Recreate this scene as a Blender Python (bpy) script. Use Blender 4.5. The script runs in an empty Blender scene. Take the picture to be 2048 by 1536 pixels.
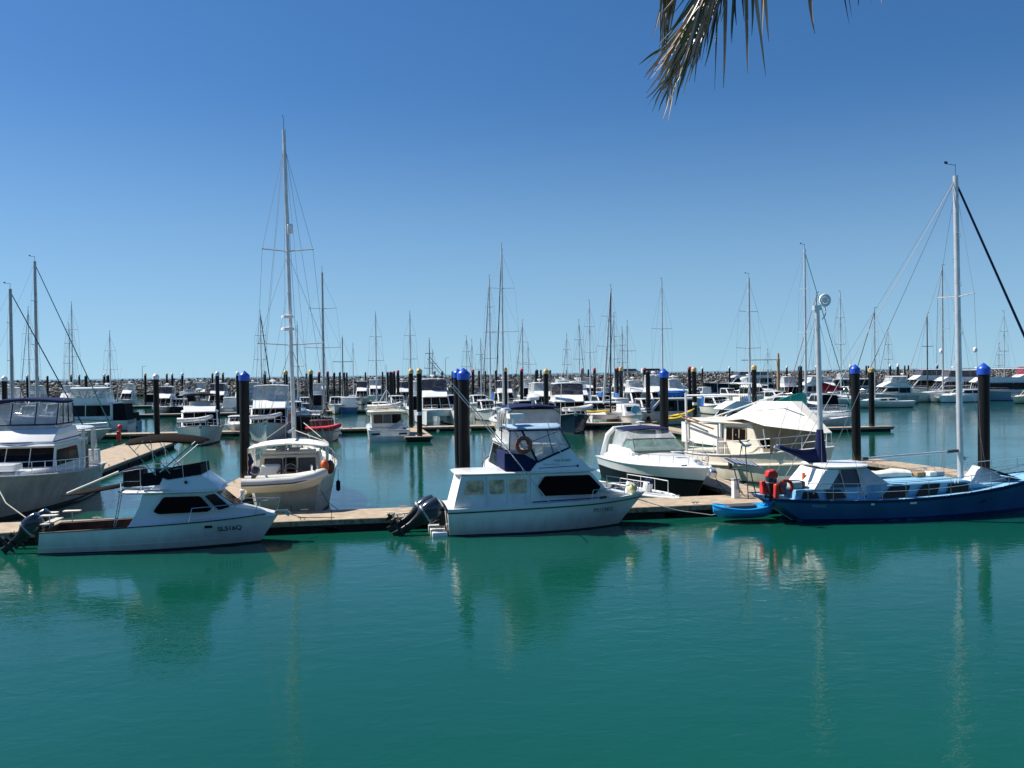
import bpy, math, random
from mathutils import Vector, Matrix
RR = random.Random(11)
rad = math.radians
S = bpy.context.scene
COL = S.collection
# ------------------------------------------------------------------ camera
F, CX, CY, HC = 1877.0, 1024.0, 768.0, 6.2
pit = math.atan(21.0 / F); rol = rad(0.72)
F0 = Vector((0, math.cos(pit), -math.sin(pit))); U0 = Vector((0, math.sin(pit), math.cos(pit))); R0 = Vector((1, 0, 0))
RV = R0 * math.cos(rol) - U0 * math.sin(rol); UV = R0 * math.sin(rol) + U0 * math.cos(rol)
def ray(px, py): return F0 * F + RV * (px - CX) - UV * (py - CY)
def W(px, py, z=0.0):
    r = ray(px, py); k = (z - HC) / r.z
    return Vector((r.x * k, r.y * k, z))
def D(px, py, d):
    r = ray(px, py); k = d / r.y
    return Vector((r.x * k, d, HC + r.z * k))
def at(px, d): return Vector(((px - CX) / F * d, d, 0))
def hor(px): return 747 + (1024 - px) * 0.0126
A0 = 10.5
u = Vector((math.cos(rad(A0)), math.sin(rad(A0)), 0)); v = Vector((-u.y, u.x, 0))
cam = bpy.data.cameras.new('camera'); co = bpy.data.objects.new('camera', cam); COL.objects.link(co)
m = Matrix((RV, UV, -F0)).transposed().to_4x4(); m.translation = Vector((0, 0, HC)); co.matrix_world = m
cam.sensor_width = 36; cam.lens = F / 2048 * 36; cam.clip_start = .1; cam.clip_end = 60000
S.camera = co
# ------------------------------------------------------------------ materials
MT = {}
def mat(name, col, rough=.5, metal=0, var=.08, vs=3.0, bump=0, bs=20, alpha=1, coat=0, spec=.5, streak=0):
    if name in MT: return MT[name]
    mm = bpy.data.materials.new(name); mm.use_nodes = True; nt = mm.node_tree; b = nt.nodes['Principled BSDF']
    b.inputs['Roughness'].default_value = rough; b.inputs['Metallic'].default_value = metal
    b.inputs['Alpha'].default_value = alpha; b.inputs['Coat Weight'].default_value = coat
    b.inputs['Specular IOR Level'].default_value = spec
    tc = nt.nodes.new('ShaderNodeTexCoord')
    if var > 0:
        n = nt.nodes.new('ShaderNodeTexNoise'); n.inputs['Scale'].default_value = vs; n.inputs['Detail'].default_value = 6
        mp = nt.nodes.new('ShaderNodeMapping'); mp.inputs['Scale'].default_value = (1, 1, .35 if streak else 1)
        nt.links.new(tc.outputs['Object'], mp.inputs[0]); nt.links.new(mp.outputs[0], n.inputs['Vector'])
        r = nt.nodes.new('ShaderNodeValToRGB'); r.color_ramp.elements[0].position = .3; r.color_ramp.elements[1].position = .72
        c0 = [max(0, c * (1 - 2.2 * var)) for c in col]; c1 = [min(1, c * (1 + .5 * var)) for c in col]
        r.color_ramp.elements[0].color = (*c0, 1); r.color_ramp.elements[1].color = (*c1, 1)
        nt.links.new(n.outputs['Fac'], r.inputs[0]); nt.links.new(r.outputs[0], b.inputs['Base Color'])
    else: b.inputs['Base Color'].default_value = (*col, 1)
    if bump:
        n2 = nt.nodes.new('ShaderNodeTexNoise'); n2.inputs['Scale'].default_value = bs; n2.inputs['Detail'].default_value = 4
        bp = nt.nodes.new('ShaderNodeBump'); bp.inputs['Strength'].default_value = bump; bp.inputs['Distance'].default_value = .03
        nt.links.new(tc.outputs['Object'], n2.inputs['Vector']); nt.links.new(n2.outputs['Fac'], bp.inputs['Height']); nt.links.new(bp.outputs[0], b.inputs['Normal'])
    MT[name] = mm
    return mm
mat('white', (.80, .805, .79), .28, var=.05, vs=1.2, coat=.3, streak=1)
mat('offwhite', (.66, .64, .58), .35, var=.07, vs=1.5, streak=1)
mat('oldwhite', (.50, .50, .46), .45, var=.16, vs=1.7, streak=1)
mat('cream', (.76, .70, .57), .45, var=.06, vs=1.5, streak=1)
mat('creamcloth', (.80, .765, .67), .9, var=.06, bump=.5, bs=6)
mat('grey', (.32, .34, .35), .45)
mat('lightgrey', (.5, .52, .53), .5)
mat('darkgrey', (.06, .065, .07), .5)
mat('black', (.012, .012, .014), .35)
mat('antifoul', (.012, .014, .02), .7, var=.2)
mat('rubber', (.015, .015, .017), .6)
mat('blackhull', (.006, .006, .008), .3, var=0, spec=.04)
mat('navyhull', (.008, .018, .045), .25, var=.05, spec=.25)
mat('bluehull', (.035, .135, .29), .4, spec=.3, var=.1, vs=.8, streak=1)
mat('bluedark', (.008, .03, .12), .35)
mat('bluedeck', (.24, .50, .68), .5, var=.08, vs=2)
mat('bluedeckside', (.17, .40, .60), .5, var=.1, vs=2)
mat('navy', (.014, .022, .075), .85, spec=.12, bump=.35, bs=9)
mat('blackcanvas', (.012, .012, .016), .85, spec=.12, bump=.4, bs=9)
mat('greycanvas', (.10, .095, .09), .9, spec=.12, bump=.4, bs=9)
mat('bluecanvas', (.02, .11, .38), .85, spec=.12, bump=.4, bs=9)
mat('greencanvas', (.04, .42, .32), .85, spec=.12, bump=.4, bs=9)
mat('redcanvas', (.35, .02, .03), .85, spec=.12, bump=.4, bs=9)
mat('whitecanvas', (.76, .76, .73), .85, spec=.12, bump=.5, bs=5)
mat('palebluecanvas', (.30, .42, .55), .8, spec=.12, bump=.4, bs=7)
mat('redsail', (.55, .02, .03), .6, bump=.3)
mat('glass', (.004, .004, .005), .08, var=0, spec=.18)
mat('browntint', (.05, .04, .035), .15, var=.1)
mat('vinyl', (.75, .78, .78), .12, var=.1, vs=2, alpha=.42, bump=.25, bs=3)
mat('vinylcloudy', (.62, .66, .66), .2, var=.15, vs=2, alpha=.75, bump=.3, bs=3)
mat('vinyldark', (.10, .09, .11), .1, var=.1, alpha=.8, bump=.2, bs=3)
mat('alu', (.62, .63, .64), .38, metal=.45, var=.1, vs=2)
mat('mastwhite', (.72, .72, .7), .4, var=.1, vs=2)
mat('mastgrey', (.42, .42, .42), .45, metal=.3, var=.12, vs=2)
mat('mastdark', (.06, .065, .07), .5, metal=.3)
mat('steel', (.6, .62, .65), .22, metal=.9, var=0)
mat('wire', (.20, .22, .24), .5, metal=.5, var=0)
mat('wood', (.22, .10, .045), .5, var=.3, vs=6)
mat('teak', (.40, .25, .13), .65, var=.2, vs=8)
mat('brown', (.10, .05, .035), .6, var=.3)
mat('plank', (.44, .345, .24), .85, var=.16, vs=2.5, bump=.4, bs=30)
mat('plankedge', (.30, .26, .20), .85, var=.3, vs=5)
mat('float', (.02, .022, .02), .8, var=.3, vs=3)
mat('pile', (.008, .0075, .008), .5, var=.25, vs=3, streak=1, spec=.25)
mat('capblue', (.012, .08, .50), .35); mat('capyellow', (.70, .50, .18), .5, var=.2); mat('capred', (.50, .03, .06), .45, var=.1)
mat('capwhite', (.75, .75, .74), .4); mat('capblack', (.02, .02, .02), .5)
mat('yellow', (.80, .55, .04), .4); mat('brightblue', (.02, .33, .72), .35, var=.06)
mat('red', (.62, .03, .02), .45); mat('orange', (.75, .13, .02), .5); mat('yellowball', (.62, .60, .30), .4)
mat('rope', (.60, .56, .46), .9, var=.2, vs=30); mat('darkrope', (.05, .045, .04), .9)
mat('motorgrey', (.022, .028, .042), .22, coat=.5, var=.05); mat('motorblack', (.01, .01, .012), .4)
mat('brass', (.7, .55, .2), .35, metal=.7, var=0)
mat('solar', (.01, .012, .05), .12, var=0)
mat('lettering', (.01, .012, .014), .5, var=0); mat('letgrey', (.10, .13, .15), .5, var=0); mat('letblue', (.35, .5, .65), .5, var=0)
mat('greencap', (.02, .25, .22), .6)
mat('turq', (.10, .45, .60), .6)
mat('vinyl_painted_sun', (.85, .60, .38), .3, var=.3, vs=4, spec=.2)  # opaque tan: sunlit interior behind the canopy windows, put into the colour
mat('vinylgreen', (.22, .32, .28), .06, var=.2, vs=2, alpha=.75)
mat('tancloth', (.50, .40, .27), .9, var=.15, vs=2)
mat('grey2', (.42, .44, .40), .8, var=.15)
mat('maroon', (.20, .02, .05), .8)
mat('darkgreen', (.02, .10, .07), .7)
mat('mastgreyc', (.30, .31, .32), .7)
mat('trunk', (.16, .12, .08), .9, bump=.6)
mat('leafstalk', (.20, .22, .08), .6)
mat('palmgreen', (.12, .14, .06), .3, var=.4, vs=3)
mat('palmdry_glint', (.50, .38, .26), .4, var=.4, vs=3)  # dry tan, lightened so sun highlights on the leaflets sit in the colour
mat('darkbimini', (.016, .012, .010), .9, spec=.05, bump=.4, bs=9)
mat('buoyred', (.34, .10, .06), .6, var=.3)
def ramp_z(name, src, zs, world=False):
    # waterline scum on hulls and weed on piles: growth and stains that belong to the thing
    mm = MT[src].copy(); mm.name = name; nt = mm.node_tree; b = nt.nodes['Principled BSDF']
    g = nt.nodes.new('ShaderNodeNewGeometry'); sp = nt.nodes.new('ShaderNodeSeparateXYZ'); nt.links.new(g.outputs['Position'], sp.inputs[0])
    n = nt.nodes.new('ShaderNodeTexNoise'); n.inputs['Scale'].default_value = zs[4]; n.inputs['Detail'].default_value = 5; mp = nt.nodes.new('ShaderNodeMapping'); mp.inputs['Scale'].default_value = (1, 1, .3)
    nt.links.new(g.outputs['Position'], mp.inputs[0]); nt.links.new(mp.outputs[0], n.inputs['Vector'])
    ad = nt.nodes.new('ShaderNodeMath'); ad.operation = 'MULTIPLY_ADD'; ad.inputs[1].default_value = -zs[3]; nt.links.new(n.outputs['Fac'], ad.inputs[0]); nt.links.new(sp.outputs['Z'], ad.inputs[2])
    mr = nt.nodes.new('ShaderNodeMapRange'); mr.inputs[1].default_value = zs[0]; mr.inputs[2].default_value = zs[1]; mr.inputs[3].default_value = zs[2]; mr.inputs[4].default_value = 0; nt.links.new(ad.outputs[0], mr.inputs[0])
    mx = nt.nodes.new('ShaderNodeMixRGB'); old = b.inputs['Base Color'].links[0].from_socket if b.inputs['Base Color'].links else None
    if old: nt.links.new(old, mx.inputs[1])
    nt.links.new(mr.outputs[0], mx.inputs[0]); mx.inputs[2].default_value = (*zs[5], 1); nt.links.new(mx.outputs[0], b.inputs['Base Color']); MT[name] = mm
for q in ('white', 'offwhite', 'oldwhite', 'cream', 'lightgrey'): ramp_z('hull_' + q, q, (-.25, .42, .62, .7, 3.0, (.30, .27, .17)))
ramp_z('weedy_pile', 'pile', (-.1, .5, .85, .8, 6.0, (.10, .095, .06)))
M = MT
# ------------------------------------------------------------------ mesh buffer
class MB:
    def __init__(s): s.v = []; s.f = []
    def add(s, vs, fs):
        o = len(s.v); s.v += [tuple(q) for q in vs]; s.f += [tuple(i + o for i in f) for f in fs]; return s
    def loops(s, a, b, cap=True):
        n = len(a); fs = [(i, (i + 1) % n, n + (i + 1) % n, n + i) for i in range(n)]
        if cap: fs += [tuple(range(n))[::-1], tuple(range(n, 2 * n))]
        return s.add(list(a) + list(b), fs)
    def loft(s, rings, cap=True, closed=True):
        n = len(rings[0]); vs = [p for r in rings for p in r]; fs = []
        for k in range(len(rings) - 1):
            for i in range(n if closed else n - 1):
                j = (i + 1) % n; fs.append((k * n + i, k * n + j, (k + 1) * n + j, (k + 1) * n + i))
        if cap: fs += [tuple(range(n))[::-1], tuple(range((len(rings) - 1) * n, len(rings) * n))]
        return s.add(vs, fs)
    def box(s, c, d, rx=0, ry=0, rz=0):
        from mathutils import Euler
        E = Euler((rad(rx), rad(ry), rad(rz))).to_matrix(); c = Vector(c)
        P = [c + E @ Vector((x * d[0] / 2, y * d[1] / 2, z * d[2] / 2)) for z in (-1, 1) for x, y in ((-1, -1), (1, -1), (1, 1), (-1, 1))]
        return s.loops(P[:4], P[4:])
    def tube(s, pts, r, n=6, r1=None, sq=1.0):
        pts = [Vector(p) for p in pts]; rings = []; prev = None; L = len(pts)
        for i, p in enumerate(pts):
            t = (pts[min(i + 1, L - 1)] - pts[max(i - 1, 0)])
            if t.length < 1e-6: t = Vector((0, 0, 1))
            t.normalize()
            if prev is None:
                a = Vector((0, 0, 1)) if abs(t.z) < .9 else Vector((1, 0, 0))
                e = (a - t * a.dot(t)).normalized()
            else:
                e = prev - t * prev.dot(t); e.normalize()
            prev = e; g = t.cross(e); rr = r if r1 is None else r + (r1 - r) * i / max(1, L - 1)
            rings.append([p + e * (math.cos(2 * math.pi * k / n) * rr) + g * (math.sin(2 * math.pi * k / n) * rr * sq) for k in range(n)])
        return s.loft(rings)
    def line(s, a, b, r, n=5, r1=None): return s.tube([a, b], r, n, r1)
    def lathe(s, c, prof, n=16, ax='z'):
        rings = []
        for r, h in prof:
            rg = []
            for k in range(n):
                a = 2 * math.pi * k / n; x, y = r * math.cos(a), r * math.sin(a)
                q = (x, y, h) if ax == 'z' else ((h, x, y) if ax == 'x' else (x, h, y))
                rg.append((c[0] + q[0], c[1] + q[1], c[2] + q[2]))
            rings.append(rg)
        return s.loft(rings)
    def torus(s, c, R, r, ax='y', n=20, m=8, arc=1.0):
        pts = []
        for k in range(n + 1):
            a = 2 * math.pi * arc * k / n + (math.pi * (1 - arc) - math.pi / 2)
            x, y = R * math.cos(a), R * math.sin(a)
            q = {'y': (x, 0, y), 'x': (0, x, y), 'z': (x, y, 0)}[ax]
            pts.append(Vector(c) + Vector(q))
        return s.tube(pts, r, m)
    def ball(s, c, r, n=12, sz=1.0):
        return s.lathe(c, [(max(.001, r * math.sin(math.pi * k / n)), -r * sz * math.cos(math.pi * k / n)) for k in range(n + 1)], n)
    def cab(s, poly, w):
        return s.loops([(x, -w(x, z), z) for x, z in poly], [(x, w(x, z), z) for x, z in poly])
    def pane(s, poly, w, side, off=.012, th=.03):
        return s.loops([(x, side * (w(x, z) + off), z) for x, z in poly], [(x, side * (w(x, z) - th), z) for x, z in poly])
    def xpane(s, a, b, w, n=3, gap=.05, edge=.1, off=.012, inset=.06, sg=1):
        a = Vector((a[0], 0, a[1])); b = Vector((b[0], 0, b[1])); dd = (b - a); nn = Vector((dd.z, 0, -dd.x)).normalized() * sg
        a2 = a + dd.normalized() * inset; b2 = b - dd.normalized() * inset
        for i in range(n):
            f0 = -1 + 2 * i / n; f1 = -1 + 2 * (i + 1) / n; q = []
            for p, f, g in ((a2, f0, 1), (a2, f1, -1), (b2, f1, -1), (b2, f0, 1)):
                ww = w(p.x, p.z) - edge; q.append(p + Vector((0, f * ww + g * gap / 2, 0)))
            s.loops([p + nn * off for p in q], [p - nn * .03 for p in q])
        return s
    def pad(s, x0, x1, hw, z, th, camber=.06, ex=4, n=32, droop=0, ty=0):
        cx, a = (x0 + x1) / 2, (x1 - x0) / 2
        def rg(k, zz, cam):
            o = []
            for i in range(n):
                t = 2 * math.pi * i / n; c, d = math.cos(t), math.sin(t)
                X = math.copysign(abs(c) ** (2 / ex), c); Y = math.copysign(abs(d) ** (2 / ex), d)
                X *= k; Y *= k
                o.append((cx + a * X, hw * Y + ty, zz + cam * (1 - Y * Y) - droop * X * X))
            return o
        rs = [rg(.02, z - th, camber), rg(.5, z - th, camber), rg(.96, z - th, camber), rg(1, z - th * .6, camber), rg(1, z - th * .3, camber), rg(.96, z, camber), rg(.7, z, camber), rg(.35, z, camber), rg(.02, z, camber)]
        return s.loft(rs)
    def build(s, name, mt, parent=None, ang=40, loc=None, bev=0, rot=None):
        me = bpy.data.meshes.new(name); me.from_pydata(s.v, [], s.f); me.update()
        me.materials.append(M[mt] if isinstance(mt, str) else mt)
        import bmesh
        bm = bmesh.new(); bm.from_mesh(me); bmesh.ops.recalc_face_normals(bm, faces=bm.faces); bm.to_mesh(me); bm.free()
        if ang: me.shade_smooth(); me.set_sharp_from_angle(angle=rad(ang))
        o = bpy.data.objects.new(name, me); COL.objects.link(o)
        if parent: o.parent = parent
        if loc is not None: o.location = loc
        if rot is not None: o.rotation_euler = rot
        if bev:
            b = o.modifiers.new('edge', 'BEVEL'); b.width = bev; b.segments = 2; b.limit_method = 'ANGLE'; b.angle_limit = rad(30)
        return o
def rnd(poly, r=.08, n=3):
    out = []; L = len(poly)
    for i in range(L):
        p0, p1, p2 = Vector(poly[i - 1]), Vector(poly[i]), Vector(poly[(i + 1) % L])
        a = (p0 - p1); b = (p2 - p1); ra = min(r, a.length * .45); rb = min(r, b.length * .45)
        A = p1 + a.normalized() * ra; B = p1 + b.normalized() * rb
        for k in range(n + 1):
            t = k / n; q = A * (1 - t) ** 2 + p1 * 2 * t * (1 - t) + B * t * t; out.append((q.x, q.y))
    return out
def tag(o, label, cat, group=None, kind=None):
    if label: o['label'] = label
    if cat: o['category'] = cat
    if group: o['group'] = group
    if kind: o['kind'] = kind
    return o
def thing(name, label, cat, loc, hd=0, group=None):
    o = bpy.data.objects.new(name, None); COL.objects.link(o); o.location = loc; o.rotation_euler = (0, 0, rad(hd))
    o.empty_display_size = .3
    return tag(o, label, cat, group)
def solo(mb, name, mt, label, cat, loc=(0, 0, 0), hd=0, group=None, kind=None, **k):
    o = mb.build(name, mt, None, **k); o.location = loc; o.rotation_euler = (0, 0, rad(hd)); return tag(o, label, cat, group, kind)
def text(parent, body, size, loc, mt, name='lettering', side=-1, ext=.003, off=0, slant=0, zr=0):
    c = bpy.data.curves.new(name, 'FONT'); c.body = body; c.size = size; c.extrude = ext; c.align_x = 'CENTER'; c.align_y = 'CENTER'; c.offset = off; c.shear = slant
    c.materials.append(M[mt]); o = bpy.data.objects.new(name, c); COL.objects.link(o); o.parent = parent; o.location = loc
    o.rotation_euler = (rad(90), 0, rad(zr if side < 0 else 180 - zr))
    bpy.context.view_layer.update(); me = bpy.data.meshes.new_from_object(o.evaluated_get(bpy.context.evaluated_depsgraph_get()))
    q = bpy.data.objects.new(name, me); COL.objects.link(q); q.parent = parent; q.location = loc; q.rotation_euler = o.rotation_euler; bpy.data.objects.remove(o); return q
def hulltext(H, parent, body, size, x, z, mt, off=.0):
    q = text(parent, body, size, (x, 0, z), mt, 'registration_lettering', off=off); me = q.data; q.location = (0, 0, 0); q.rotation_euler = (0, 0, 0)
    for vv in me.vertices:
        X, Z, e = x + vv.co.x, z + vv.co.y, vv.co.z; t = X / H.L
        for _ in range(4):
            k = min(1, Z / H.sh(t)); pp = H.P(t, k, -1); t += (X - pp.x) / H.L
        vv.co = (X, H.P(t, min(1, Z / H.sh(t)), -1).y - .010 - max(0, e), Z)
    me.update(); return q
# ------------------------------------------------------------------ hull
class Hull:
    def __init__(s, L, B, fs=1.0, fb=1.5, rake=1.0, tr=0, t0=.45, p=2.2, pw=1.9, wf=.86, sn=.1, dep=.4, flare=1.2, sp=1.8, oy=0, sag=0):
        s.__dict__.update(locals()); del s.__dict__['s']
    def hb(s, t):
        a = max(0, (t - s.t0) / (1 - s.t0)); st = 1 - s.sn * (max(0, (s.t0 - t) / s.t0)) ** 2
        return s.B / 2 * (1 - a ** s.p) * st
    def hw(s, t):
        q = s.t0 * .75; a = max(0, (t - q) / (1 - q)); st = 1 - s.sn * (max(0, (s.t0 - t) / s.t0)) ** 2
        return s.B / 2 * s.wf * (1 - a ** s.pw) * st
    def sh(s, t): return s.fs + (s.fb - s.fs) * t ** s.sp - s.sag * math.sin(math.pi * t)
    def P(s, t, k, side, off=0):
        t = min(1, max(0, t)); xd = t * s.L; xw = s.tr + t * (s.L - s.rake - s.tr)
        if k < 0: x, y, z = xw, s.hw(t) * (1 + k * .4), k * s.dep
        else:
            x = xw + (xd - xw) * k; y = s.hw(t) + (s.hb(t) - s.hw(t)) * k ** s.flare; z = k * s.sh(t)
        return Vector((x, side * (y + off) + s.oy, z))
    def ts(s, a=0, b=1, n=18): return [a + (b - a) * (1 - (1 - i / n) ** 1.35) for i in range(n + 1)]
    def surf(s, mb, n=18):
        ks = [-1, -.4, 0, .12, .3, .5, .7, .85, 1]; T = s.ts(n=n)
        rings = [[s.P(t, k, -1) for k in ks[::-1]] + [s.P(t, k, 1) for k in ks] for t in T]
        N = len(rings[0]); mb.loft(rings, cap=False, closed=False)
        o = len(mb.v) - N * len(rings); mb.f.append(tuple(o + i for i in range(N)))
        return mb
    def band(s, mb, k0, k1, a=0, b=1, off=.006, n=18, sides=(-1, 1), absz=False):
        for sd in sides:
            rings = []
            for t in s.ts(a, b, n):
                q0, q1 = (k0 / s.sh(t), k1 / s.sh(t)) if absz else (k0, k1)
                rings.append([s.P(t, q0, sd, off), s.P(t, q1, sd, off)])
            mb.loft(rings, cap=False, closed=False)
        return mb
    def deck(s, mb, a=0, b=1, dz=-.03, camber=.06, n=14, ins=.01):
        rings = []
        for t in s.ts(a, b, n):
            p = s.P(t, 1, -1, -ins); q = s.P(t, 1, 1, -ins); h = abs(q.y - p.y)
            rings.append([(p.x, p.y, p.z + dz), (p.x, p.y * .5 + q.y * .5 - h * .25, p.z + dz + camber * .75), (p.x, (p.y + q.y) / 2, p.z + dz + camber), (p.x, (p.y + q.y) / 2 + h * .25, p.z + dz + camber * .75), (q.x, q.y, q.z + dz)])
        return mb.loft(rings, cap=False, closed=False)
    def well(s, mb, a, b, depth, ins=.22):
        T = [a + (b - a) * i / 6 for i in range(7)]
        rings = []
        for t in T:
            p = s.P(t, 1, -1, -.01); q = s.P(t, 1, 1, -.01)
            rings.append([(p.x, p.y, p.z), (p.x, p.y + ins, p.z), (p.x, p.y + ins, p.z - depth), (q.x, q.y - ins, p.z - depth), (q.x, q.y - ins, q.z), (q.x, q.y, q.z)])
        mb.loft(rings, cap=False, closed=False)
        for r in (rings[0], rings[-1]):
            mb.add([r[1], r[2], r[3], r[4]], [(0, 1, 2, 3)])
        return mb
    def rub(s, mb, r=.03, k=1, a=0, b=1, back=True):
        T = s.ts(a, b, 20); pts = [s.P(t, k, -1, r * .4) for t in T] + [s.P(t, k, 1, r * .4) for t in T[::-1]][(1 if b >= 1 else 0):]
        if b >= 1: mb.tube(pts, r, 6)
        else: mb.tube(pts[:len(T)], r, 6); mb.tube(pts[len(T):], r, 6)
        if back: mb.line(s.P(a, k, -1), s.P(a, k, 1), r)
        return mb
    def rail(s, mb, a, b, h, r=.016, n=6, sides=(-1, 1), mid=False, bow=True, ins=.08, lean=0):
        T = [a + (b - a) * i / n for i in range(n + 1)]; ends = []
        for sd in sides:
            tops = [s.P(t, 1, sd, -ins) + Vector((lean, 0, h)) for t in T]
            mb.tube([s.P(a, 1, sd, -ins)] + tops, r, 5)
            if mid: mb.tube([q - Vector((lean / 2, 0, h / 2)) for q in tops], r * .6, 4)
            for t, q in zip(T, tops): mb.line(s.P(t, 1, sd, -ins), q, r * .8, 5)
            ends.append(tops[-1])
        if bow and len(ends) == 2: mb.line(ends[0], ends[1], r)
        return mb
def base_boat(root, H, hull='white', boot='antifoul', rub='rubber', deckm='white', bootz=.1, well=None, rubr=.03, wellm='lightgrey', deckdz=-.02):
    H.surf(MB()).build('hull', 'hull_' + hull if 'hull_' + hull in M else hull, root)
    if boot: H.band(MB(), -.02, bootz, absz=True, off=.008).build('waterline_stripe', boot, root)
    if rub: H.rub(MB(), rubr).build('rub_rail', rub, root)
    if well:
        H.deck(MB(), well, 1, deckdz).build('deck', deckm, root); H.well(MB(), 0.0, well, .55).build('cockpit', wellm, root)
    else: H.deck(MB(), 0, 1, deckdz).build('deck', deckm, root)
# ------------------------------------------------------------------ outboard engine
def outboard(parent, loc, tilt, sc=1.0):
    def se(a, b, z, cx=0, n=16, ex=3.2):
        o = []
        for i in range(n):
            t = 2 * math.pi * i / n; c, d = math.cos(t), math.sin(t)
            o.append((cx + a * math.copysign(abs(c) ** (2 / ex), c), b * math.copysign(abs(d) ** (2 / ex), d), z))
        return o
    mb = MB(); mb.loft([se(.12, .1, .50, -.05), se(.26, .2, .46, -.03), se(.33, .25, .34), se(.36, .27, .1), se(.34, .26, -.12), se(.28, .22, -.24)])
    o = mb.build('outboard_motor', 'motorgrey', parent, loc=loc); o.rotation_euler = (0, rad(tilt), 0); o.scale = (sc,) * 3
    MB().loft([se(.345, .262, -.10), se(.352, .268, -.13), se(.345, .262, -.16)]).build('cowling_trim', 'grey', o)
    lg = MB(); lg.loft([se(.27, .2, -.22), se(.2, .13, -.4, .02), se(.13, .08, -.7, .03), se(.12, .06, -1.0, .03), se(.14, .03, -1.35, .02)])
    lg.box((-.06, 0, -.86), (.5, .26, .02)); lg.build('leg', 'motorblack', o)
    gc = MB().lathe((0, 0, 0), [(.01, -.28), (.06, -.22), (.075, 0), (.06, .25), (.01, .38)], 10, 'x')
    gc.v = [(x - .02, y, z - 1.08) for x, y, z in gc.v]; gc.build('gearcase', 'motorblack', o)
    pr = MB().lathe((-.36, 0, -1.08), [(.02, -.1), (.055, -.06), (.06, .08)], 10, 'x')
    for k in range(3):
        a = 2 * math.pi * k / 3; e = Vector((0, math.cos(a), math.sin(a))); g = Vector((0, -math.sin(a), math.cos(a))); c = Vector((-.36, 0, -1.08))
        q = [c + e * .05 + g * .02 + Vector((.05, 0, 0)), c + e * .19 + g * .09 + Vector((.05, 0, 0)), c + e * .21 - g * .05 - Vector((.04, 0, 0)), c + e * .05 - g * .03 - Vector((.04, 0, 0))]
        pr.loops(q, [p + Vector((.012, 0, 0)) for p in q])
    pr.build('propeller', 'motorblack', o)
    MB().torus((-.47, 0, -1.08), .045, .012, 'x', 14, 6).build('propeller_hub', 'brass', o)
    return o
def bracket(parent, loc):
    MB().box(loc, (.22, .34, .5)).box((loc[0] - .1, loc[1], loc[2] + .2), (.2, .28, .08)).build('motor_bracket', 'motorblack', parent)
def fender(root, p, name='fender', mt='white', r=.11, h=.5):
    MB().lathe(p, [(.02, h * .62), (.03, h * .52), (r, h * .4), (r, -h * .4), (.03, -h * .52), (.01, -h * .56)], 10).line((p[0], p[1], p[2] + h * .6), (p[0], p[1], p[2] + h + .25), .012).build(name, mt, root)
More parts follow.
